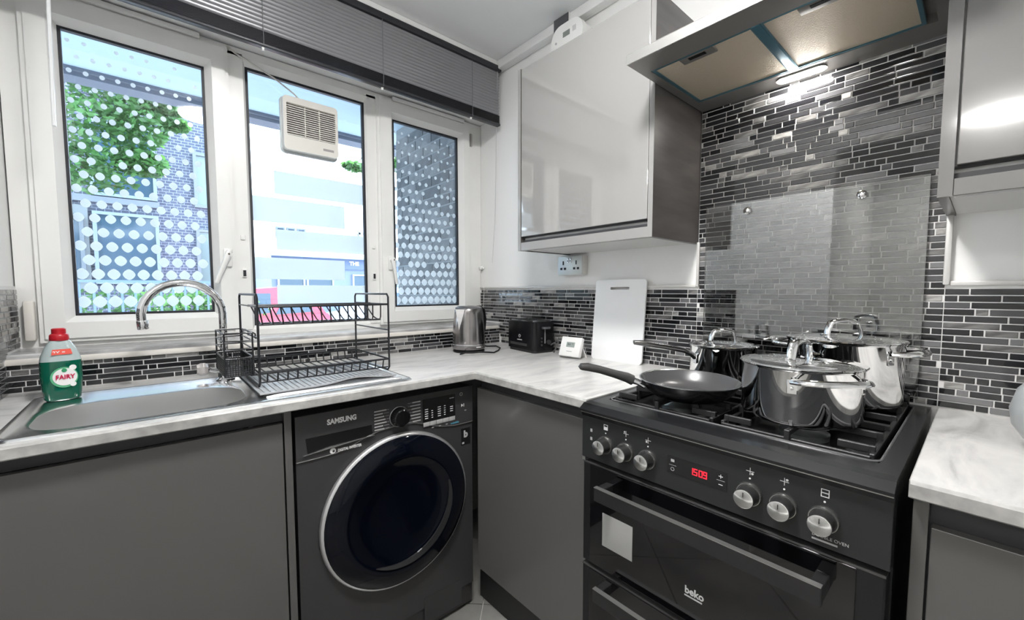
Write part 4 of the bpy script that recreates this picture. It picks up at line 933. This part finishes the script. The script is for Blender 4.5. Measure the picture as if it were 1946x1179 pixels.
# ------------------------------------------------------------------ pans
def pot(name, label, cx, cy, r, zr, handles, base=GT):
    t = thing(name, label, 'pot', (cx, cy, base)); h = zr-base-.002
    part('body', MB().lathe([(0, 0), (r-.012, 0), (r-.004, .004), (r-.0005, .012), (r, h-.004), (r+.0015, h-.002), (r+.0025, h), (r-.001, h), (r-.003, h-.004), (r-.0035, .012), (r-.012, .005), (0, .005)], (cx, cy, base), 64), MIRROR, t)
    for (ang, span, zh) in handles:
        a0 = ang; P = []
        for k in range(15):
            f = k/14*2-1; a = a0+f*span; out_ = (1-abs(f)**4)*(.024 if span > R(33) else .034); P.append((cx+(r+.002+out_)*math.cos(a), cy+(r+.002+out_)*math.sin(a), base+zh+.004*(1-abs(f)**3)))
        hd = part('loop_handle', MB().tube(P, .0055, 10, rs=[(.0075, .0045)]*15), MIRROR, t, 'polished loop handle')
        for f in (-1, 1):
            a = a0+f*span; n_ = Vector((math.cos(a), math.sin(a), 0)); p = Vector((cx, cy, base+zh-.012))+n_*(r-.001)
            part('rivet_plate', MB().box((-.0012, -.009, -.014), (.002, .009, .014), .001, 1, Matrix.Translation(p) @ Matrix.Rotation(a, 4, 'Z')), MIRROR, hd)
            part('rivet', MB().lathe([(0, .0035), (.003, .0025), (.004, 0), (.004, -.002)], p+n_*.002+Vector((0, 0, -.002)), 12, Matrix.Rotation(a, 4, 'Z') @ Matrix.Rotation(PI/2, 4, 'Y')), MIRROR, hd)
    return t
def lid(label, cx, cy, r, z, ang, hs=1.0):
    t = thing('pot_lid', label, 'lid', (cx, cy, z))
    part('dome', MB().lathe([(r+.004, .0), (r+.005, .0015), (r+.003, .0035), (r-.006, .004), (r-.012, .0055), (r*.7, .0085), (r*.35, .0105), (0, .011), (0, .0095), (r*.35, .009), (r*.7, .007), (r-.012, .0035), (r-.004, .0), ], (cx, cy, z), 64), MIRROR, t)
    d = Vector((math.cos(ang), math.sin(ang), 0)); c = Vector((cx, cy, z+.0095)); w, hh = .036*hs, .039*hs
    P = [c-d*(w+.012)+Vector((0, 0, -.002)), c-d*(w+.002)+Vector((0, 0, .001)), c-d*w+Vector((0, 0, hh*.45))]
    for k in range(9):
        a = PI*k/8; P.append(c-d*(w*.93*math.cos(a))+Vector((0, 0, hh*.55+hh*.45*math.sin(a)**.7)))
    P += [c+d*w+Vector((0, 0, hh*.45)), c+d*(w+.002)+Vector((0, 0, .001)), c+d*(w+.012)+Vector((0, 0, -.002))]
    part('knob_loop', MB().tube(P, .006, 10, rs=[(.009*hs, .0045)]*len(P)), MIRROR, t, 'polished arched handle')
va = math.atan2(rt.y, rt.x)     # image-right direction in plan
fa = math.atan2(-fw.y, -fw.x)   # toward the camera
pot('casserole_pot', 'wide polished steel casserole pot at the front right of the hob', -.42, -1.549, .1105, 1.045, [(fa-R(3), R(38), .094), (fa+PI-R(3), R(38), .094)])
lid('polished steel lid on the front casserole pot', -.42, -1.549, .1105, 1.0445, va+R(30))
pot('stock_pot', 'tall polished steel stock pot at the back right of the hob', -.168, -1.577, .1165, 1.079, [(fa+R(38), R(30), .130), (fa+PI+R(38), R(30), .130)])
lid('polished steel lid on the rear stock pot', -.168, -1.577, .1165, 1.0785, va-R(12))
sp_ = pot('saucepan', 'polished steel saucepan with long handle at the back left of the hob', -.185, -1.292, .0905, 1.038, [])
lid('polished steel lid on the rear saucepan', -.185, -1.292, .0905, 1.0375, va-R(5), .95)
hd = part('long_handle', MB().tube([(-.262, -1.243, 1.004), (-.275, -1.238, 1.014), (-.30, -1.226, 1.026), (-.36, -1.195, 1.04), (-.42, -1.165, 1.051), (-.445, -1.153, 1.054)], .008, 12, rs=[(.010, .008), (.009, .007), (.0095, .006), (.0105, .006), (.0105, .006), (.008, .005)]), mat('handle_steel', (.30, .30, .30), .18, 1), sp_, 'long hollow steel handle')
part('handle_plate', MB().box((-.002, -.013, -.014), (.003, .013, .014), .001, 1, Matrix.Translation((-.261, -1.243, 1.0)) @ Matrix.Rotation(math.atan2(.05, -.075), 4, 'Z')), MIRROR, hd)
def frying_pan():
    c = Vector((-.447, -1.315, GT)); h = .044; r = .1205
    tdir = Vector((-fw.x, -fw.y, 0)).normalized()
    ax = tdir.cross(Vector((0, 0, 1))).normalized()
    rotm = Matrix.Rotation(R(-1.0), 3, ax); e = rotm.to_euler()
    t = thing('frying_pan', 'black non-stick frying pan with long handle on the front left burner', 'pan', c+Vector((0, 0, .003)), rot=e)
    part('body', MB().lathe([(0, 0), (.078, 0), (.086, .003), (.104, .018), (r-.001, h-.003), (r, h), ], (0, 0, 0), 64), mat('pan_outer', (.008, .008, .01), .22, coat=.3), t, local=True)
    part('inner_coating', MB().lathe([(r, h), (r-.003, h-.0005), (.104, .020), (.086, .0065), (.074, .004), (0, .0035)], (0, 0, 0), 64), mat('nonstick', (.09, .09, .092), .27, .25), t, 'dark grey non-stick inside', local=True)
    part('rim', MB().lathe([(r+.0008, h-.001), (r+.0012, h+.0005), (r-.0015, h+.0008), (r-.003, h-.0003)], (0, 0, 0), 64), mat('pan_rim', (.62, .64, .66), .2, 1), t, 'thin steel rim', local=True)
    Ri = rotm.inverted(); d = Ri @ (Vector((-.655, -1.150, 0))-Vector((c.x, c.y, 0))); d.z = 0; d.normalize()
    f_ = part('ferrule', MB().tube([d*(r-.006)+Vector((0, 0, h-.014)), d*(r+.012)+Vector((0, 0, h-.006)), d*(r+.032)+Vector((0, 0, h+.001))], .008, 10, rs=[(.012, .007), (.009, .007), (.010, .009)]), CHROME, t, 'chrome collar', local=True)
    q = [d*(r+.026)+Vector((0, 0, h-.001)), d*(r+.04)+Vector((0, 0, h+.006)), d*(r+.07)+Vector((0, 0, h+.015)), d*(r+.11)+Vector((0, 0, h+.027)), d*(r+.14)+Vector((0, 0, h+.034)), d*(r+.158)+Vector((0, 0, h+.035)), d*(r+.163)+Vector((0, 0, h+.032))]
    part('handle', MB().tube(q, .01, 12, rs=[(.015, .012), (.014, .012), (.0115, .010), (.011, .009), (.012, .009), (.010, .008), (.005, .004)]), mat('bakelite', (.03, .03, .03), .45), t, 'black plastic handle', local=True)
    part('rivet', MB().lathe([(0, .004), (.004, .003), (.006, 0)], d*(r-.016)+Vector((0, 0, h-.014)), 12), mat('rivet_grey', (.2, .2, .2), .3, .8), t, local=True)
frying_pan()

# ------------------------------------------------------------------ appliance cut by the right edge
JY = -1.934
ra = thing('small_appliance', 'pale grey rounded appliance on a black base at the right end of the short worktop', 'appliance', (-.28, JY, WT))
part('base', MB().lathe([(0, 0), (.05, 0), (.056, .004), (.056, .014), (0, .014)], (-.28, JY, WT), 40), BLACKP, ra, 'black base')
part('shell', MB().lathe([(0, .014), (.05, .014), (.070, .022), (.084, .045), (.088, .075), (.08, .11), (.062, .135), (.03, .147), (0, .149)], (-.28, JY, WT), 40), mat('appliance_grey', (.40, .42, .43), .3, .1), ra)

# ------------------------------------------------------------------ lamps
def ceiling_lamp(label, x, y, r, strength, col):
    t = thing('ceiling_lamp', label, 'lamp', (x, y, CZ-.05))
    part('base', MB().lathe([(0, 0), (r, 0), (r, -.03), (r-.01, -.034), (0, -.034)], (x, y, CZ-.0005), 40), UPVC, t)
    part('diffuser', MB().lathe([(r-.012, -.034), (r-.014, -.05), (r-.04, -.058), (0, -.06)], (x, y, CZ), 40), mat('lamp_diffuser', (1, 1, 1), .5, emit=col, estr=strength), t, 'lit round diffuser')
ceiling_lamp('round white ceiling lamp in the middle of the kitchen', -1.15, -1.34, .155, LAMP_KITCHEN, (1, .985, .97))
ceiling_lamp('round white ceiling lamp in the hallway', -3.45, -1.84, .24, LAMP_HALL, (1, .98, .95))

# ------------------------------------------------------------------ outside
struct('ground_outside', box((-30, .3, -.25), (40, 60, -.12)), mat('pavement', (.42, .43, .44), .9, noise=.15, nscale=3), 'pale pavement and street outside')
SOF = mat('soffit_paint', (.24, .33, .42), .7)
bal = thing('balcony_slab', 'pale balcony slab with dark edge beam above the window outside', 'balcony', (0, 1, 2.45))
part('slab', box((-4.5, .305, 2.45), (3.5, 1.62, 2.62)), SOF, bal, smooth=False)
part('edge_beam', MB().box((-4.5, 1.62, 2.405), (3.5, 1.75, 2.72)).box((-4.5, 1.60, 2.43), (3.5, 1.64, 2.452)), mat('beam_dark', (.07, .09, .13), .6), bal, 'dark edge beam', smooth=False)
# brick wing wall with separate bricks
bw = thing('brick_pier', 'grey brick side wall just outside the right window', 'brick wall', (.09, .8, -.12))
part('mortar', box((.02, .305, -.12), (.20, 1.30, 2.449)), mat('mortar', (.15, .17, .185), .9), bw, smooth=False)
BM = [mat('outer_brick_%d' % i, c, .85, noise=.25, nscale=14) for i, c in enumerate(((.075, .085, .095), (.055, .063, .072), (.10, .11, .12)))]
rb = random.Random(3)
bmesh_cache = {}
for row in range(18):
    z = 1.02+row*.075; u = .31-(.112 if row % 2 else 0)
    while u < 1.29:
        a, b = max(u, .31), min(u+.215, 1.297); u += .225
        if b-a < .03: continue
        mi = rb.randrange(3); key = (round((b-a)*1000), mi)
        if key not in bmesh_cache: bmesh_cache[key] = box((-.006, -(b-a)/2, -.0325), (.001, (b-a)/2, .0325), .003, 1).mesh('brick', BM[mi], smooth=False)
        o = bpy.data.objects.new('brick', bmesh_cache[key]); COL.objects.link(o); o.parent = bw; o.location = Vector((.02, (a+b)/2, z+.0375))-Vector((.09, .8, -.12))
for row in range(18):   # end face of the pier towards the street
    z = 1.02+row*.075
    key = 'end%d' % (row % 3)
    if key not in bmesh_cache: bmesh_cache[key] = box((-.085, -.001, -.0325), (.085, .006, .0325), .003, 1).mesh('brick', BM[row % 3], smooth=False)
    o = bpy.data.objects.new('brick', bmesh_cache[key]); COL.objects.link(o); o.parent = bw; o.location = Vector((.11, 1.30, z+.0375))-Vector((.09, .8, -.12))
def window_on(b, x0, x1, z0, z1, y, fm, gm):
    f = part('window_frame', MB().ringprism(rect(x0, z0, x1, z1), rect(x0+.05, z0+.05, x1-.05, z1-.05), XZ(y), -.05, .05), fm, b, smooth=False)
    part('window_pane', box((x0+.05, y-.01, z0+.05), (x1-.05, y+.02, z1-.05)), gm, f, smooth=False); return f
PALEF = mat('frame_pale', (.15, .18, .22), .5); BLUEG = mat('far_glass', (.035, .075, .12), .12, coat=.2)
b1 = thing('brick_building', 'blue grey brick building with large windows across the street behind the tree', 'building', (-2.5, 9, -.12))
BR = brick_mat('far_brick', (.085, .10, .15), (.06, .072, .115), (.27, .31, .38), 5.0)
part('wall', box((-6.5, 8.0, -.12), (-.28, 12, 7.6)), BR, b1, smooth=False)
part('ledge', box((-3.3, 7.9, 2.66), (-1.3, 8.0, 2.76)), PALEF, b1, smooth=False)
for z0, z1 in ((1.32, 2.52), (2.78, 4.0), (4.4, 5.4)): window_on(b1, -2.15, -1.32, z0, z1, 7.96, PALEF if z0 > 4 else mat('frame_grey%d' % int(z0*10), (.2, .26, .32), .5), BLUEG)
for z0, z1 in ((1.3, 2.35), (2.75, 3.75)): window_on(b1, -.80, -.30, z0, z1, 7.96, PALEF, mat('curtain_glass%d' % int(z0*10), (.14, .2, .21), .15, coat=.2))
part('dark_cladding', box((-3.4, 7.93, 1.2), (-2.2, 7.99, 2.6)), mat('cladding', (.16, .19, .21), .6), b1, smooth=False)
for x in (-3.3, -2.75): window_on(b1, x, x+.5, 1.4, 2.4, 7.90, mat('frame_dk%d' % int(-x*100), (.12, .15, .18), .5), BLUEG)
fe = thing('street_fence', 'thin blue grey metal railings in front of the brick building', 'fence', (-2, 5, -.12))
FM_ = mat('fence_paint', (.10, .16, .26), .5)
for z in (1.30, .2): part('rail', box((-3.2, 4.98, z), (-.52, 5.02, z+.03)), FM_, fe, smooth=False)
fb = box((-.011, -.011, -.12), (.011, .011, 1.30)).mesh('bar', FM_, smooth=False)
for k in range(23):
    o = bpy.data.objects.new('bar', fb); COL.objects.link(o); o.parent = fe; o.location = Vector((-3.15+k*.118, 5, 0))-Vector((-2, 5, -.12))
def leaves(n, cen, rad, size, seed, clus=None):
    rn = random.Random(seed); vs = []; fs = []
    cl = clus or [(cen, rad)]
    for k in range(n):
        c, rd = cl[rn.randrange(len(cl))]
        while True:
            q = Vector((rn.uniform(-1, 1), rn.uniform(-1, 1), rn.uniform(-1, 1)))
            if q.length <= 1: break
        p = Vector(c)+Vector((q.x*rd[0], q.y*rd[1], q.z*rd[2])); a = Vector((rn.gauss(0, 1), rn.gauss(0, 1), rn.gauss(0, .6))).normalized(); b = a.orthogonal().normalized(); b.rotate(Matrix.Rotation(rn.uniform(0, 6.28), 3, a))
        s = size*rn.uniform(.6, 1.3); i = len(vs); vs += [p-a*s, p+b*s*.5+a*s*.1, p+a*s, p-b*s*.5+a*s*.1]; fs.append((i, i+1, i+2, i+3))
    me = bpy.data.meshes.new('foliage'); me.from_pydata([tuple(v) for v in vs], [], fs); return me
LEAF = mat('leaf', (.07, .17, .06), .3, noise=.65, nscale=4.5); LEAF.node_tree.nodes['Principled BSDF'].inputs['Subsurface Weight'].default_value = 0
def leaf_tr(mt):
    nt = mt.node_tree; b = nt.nodes['Principled BSDF']; out = nt.nodes['Material Output']; tl = nt.nodes.new('ShaderNodeBsdfTranslucent'); tl.inputs[0].default_value = (.09, .24, .06, 1)
    mx = nt.nodes.new('ShaderNodeMixShader'); mx.inputs[0].default_value = .45; nt.links.new(b.outputs[0], mx.inputs[1]); nt.links.new(tl.outputs[0], mx.inputs[2]); nt.links.new(mx.outputs[0], out.inputs[0])
leaf_tr(LEAF); BARK = mat('bark', (.16, .14, .12), .9, noise=.3, nscale=6)
def tree(label, base, trunk, clusters, n, size, seed):
    t = thing('tree', label, 'tree', base); 
    part('trunk', MB().tube(trunk, .1, 10, rs=[(.16*(1-.5*k/len(trunk)), .16*(1-.5*k/len(trunk))) for k in range(len(trunk))]), BARK, t)
    rb_ = random.Random(seed)
    for c, rd in clusters[:5]: part('branch', MB().tube([trunk[-2], (Vector(trunk[-1])+Vector(c))/2+Vector((0, 0, .1)), c], .03, 6, rs=[(.06, .06), (.035, .035), (.012, .012)]), BARK, t)
    me = leaves(n, None, None, size, seed, clusters); me.materials.append(LEAF); f = part('foliage', me, None, t, 'green leaves', kind='stuff', smooth=False)
tree('big leafy green tree outside the left window', (-3.3, 6.0, -.12), [(-3.3, 6.0, -.12), (-3.25, 6.0, 1.2), (-3.1, 6.0, 2.4), (-2.9, 6.0, 3.4)],
     [((-2.3, 6.0, 4.35), (.7, .7, .5)), ((-1.7, 6.0, 4.05), (.55, .6, .42)), ((-2.2, 5.9, 3.35), (.62, .6, .5)), ((-1.55, 5.9, 3.45), (.38, .4, .35)), ((-2.05, 5.8, 2.75), (.55, .4, .32)), ((-1.45, 5.9, 4.5), (.55, .5, .35)), ((-2.9, 6, 3.6), (.6, .7, 1.2)), ((-1.5, 5.9, 2.95), (.3, .3, .18)), ((-1.3, 5.9, 3.72), (.28, .3, .1)), ((-1.12, 5.9, 3.55), (.16, .2, .07)), ((-1.25, 5.9, 4.2), (.2, .2, .12))], 9500, .052, 5)
tree('slim tree with sparse leaves outside the middle window', (4.35, 8.6, -.12), [(4.35, 8.6, -.12), (4.3, 8.6, 2.0), (4.3, 8.6, 4.2), (4.25, 8.6, 6.4)],
     [((3.75, 8.6, 4.55), (.35, .3, .28)), ((3.85, 8.6, 5.2), (.4, .3, .25)), ((4.3, 8.5, 6.2), (.6, .5, .6)), ((2.4, 8.6, 4.25), (.28, .2, .1))], 1500, .08, 9)
hd_ = leaves(1500, None, None, .05, 4, [((-1.6, 5.6, .95), (1.6, .3, .3)), ((-1.0, 5.7, .9), (.5, .3, .3))]); hd_.materials.append(LEAF)
o = thing('hedge', 'low green hedge behind the street railings', 'hedge', (-1.5, 5.6, -.12)); part('foliage', hd_, None, o, kind='stuff', smooth=False); part('stems', MB().tube([(-1.6, 5.6, -.12), (-1.6, 5.6, .7)], .03, 6).tube([(-.7, 5.65, -.12), (-.7, 5.65, .7)], .03, 6), BARK, o)
# pale building and shop
b2 = thing('pale_building', 'pale overexposed brick building far across the street', 'building', (6, 17, -.12))
PB = brick_mat('pale_brick', (.85, .82, .78), (.80, .77, .74), (.62, .60, .60), 4.0)  # overexposed brightness put into the near-white brick colour
part('wall', MB().box((-.1, 16, -.12), (4.2, 20, 3.75)).box((4.2, 16, -.12), (14, 20, 4.55)), PB, b2, smooth=False)
for k in range(3): window_on(b2, 2.15+k*.36, 2.45+k*.36, 3.2, 3.62, 15.96, PALEF, BLUEG)
part('cross_sign', MB().box((5.25, 15.9, 2.9), (5.33, 15.98, 4.0)).box((5.02, 15.9, 3.6), (5.56, 15.98, 3.68)), mat('sign_grey', (.3, .33, .37), .6), b2, smooth=False)
shp = thing('corner_shop', 'low blue grey shop front with THE on its sign board', 'shop', (3, 13, -.12))
SB = mat('shop_paint', (.17, .22, .34), .5)
part('front', box((1.2, 12.1, -.12), (5.6, 15, 2.05)), SB, shp, smooth=False)
part('canopy', MB().prism([(11.75, 2.28), (12.1, 2.50), (12.6, 2.55), (12.6, 2.42), (11.75, 2.22)], lambda u, v, d: (d, u, v), 1.0, 5.7), mat('canopy_blue', (.35, .5, .75), .5), shp, smooth=False)
sg_ = part('sign_board', box((1.2, 12.0, 1.90), (5.6, 12.1, 2.24)), mat('sign_blue', (.10, .14, .24), .5), shp, smooth=False)
text('lettering', 'THE', .17, (3.44, 11.99, 2.04), (1, 0, 0), (0, 0, 1), mat('sign_white', (.9, .9, .88), .5), shp, bold=.006)
for x0, x1 in ((1.35, 2.1), (2.15, 2.95), (3.55, 4.1)): window_on(shp, x0, x1, .9, 1.75, 12.08, mat('shopframe%d' % int(x0*100), (.4, .46, .56), .5), BLUEG)
def car(label, cx, cy, z, mtr, L=3.9):
    t = thing('parked_car', label, 'car', (cx, cy, z), group='parked cars outside')
    w = .85; P = [(-.5, .28), (-.49, .62), (-.46, .74), (-.27, .84), (-.12, 1.30), (.18, 1.36), (.33, 1.30), (.46, .92), (.5, .86), (.5, .3)]
    f = lambda u, v, d: (cx+u*L, cy+d, z+v)
    part('body', MB().prism([(-.5, .25), (-.5, .62), (-.46, .78), (-.27, .86), (.46, .92), (.5, .82), (.5, .27)], f, -w, w), mtr, t, smooth=False)
    part('cabin', MB().prism([(-.27, .86), (-.10, 1.34), (.2, 1.40), (.34, 1.34), (.46, .92)], f, -w+.09, w-.09), mtr, t, smooth=False)
    for u0, u1 in ((-.20, .06), (.09, .36)): part('side_window', MB().prism([(u0, .92), (u1, .95), (min(u1, .32), 1.28), (max(u0+.08, u0), 1.28)], f, -w+.075, -w+.095), BLUEG, t, smooth=False)
    for u in (-.31, .31):
        for s in (-1, 1): part('wheel', MB().cyl((cx+u*L, cy+s*(w-.1), z+.3), (cx+u*L, cy+s*(w+.01), z+.3), .3, n=24), BLACKP, t)
    part('lamp', box((cx+.47*L, cy-w-.005, z+.66), (cx+.5*L+.01, cy-w+.25, z+.8)), PRINT, t, smooth=False)
car('red parked car outside the middle window', -.1, 6.9, -.12, mat('car_red', (.55, .02, .06), .2, coat=.6), 2.2)
car('silver blue parked car outside the middle window', 2.5, 7.4, -.12, mat('car_blue', (.45, .55, .7), .2, .3, coat=.6), 2.6)
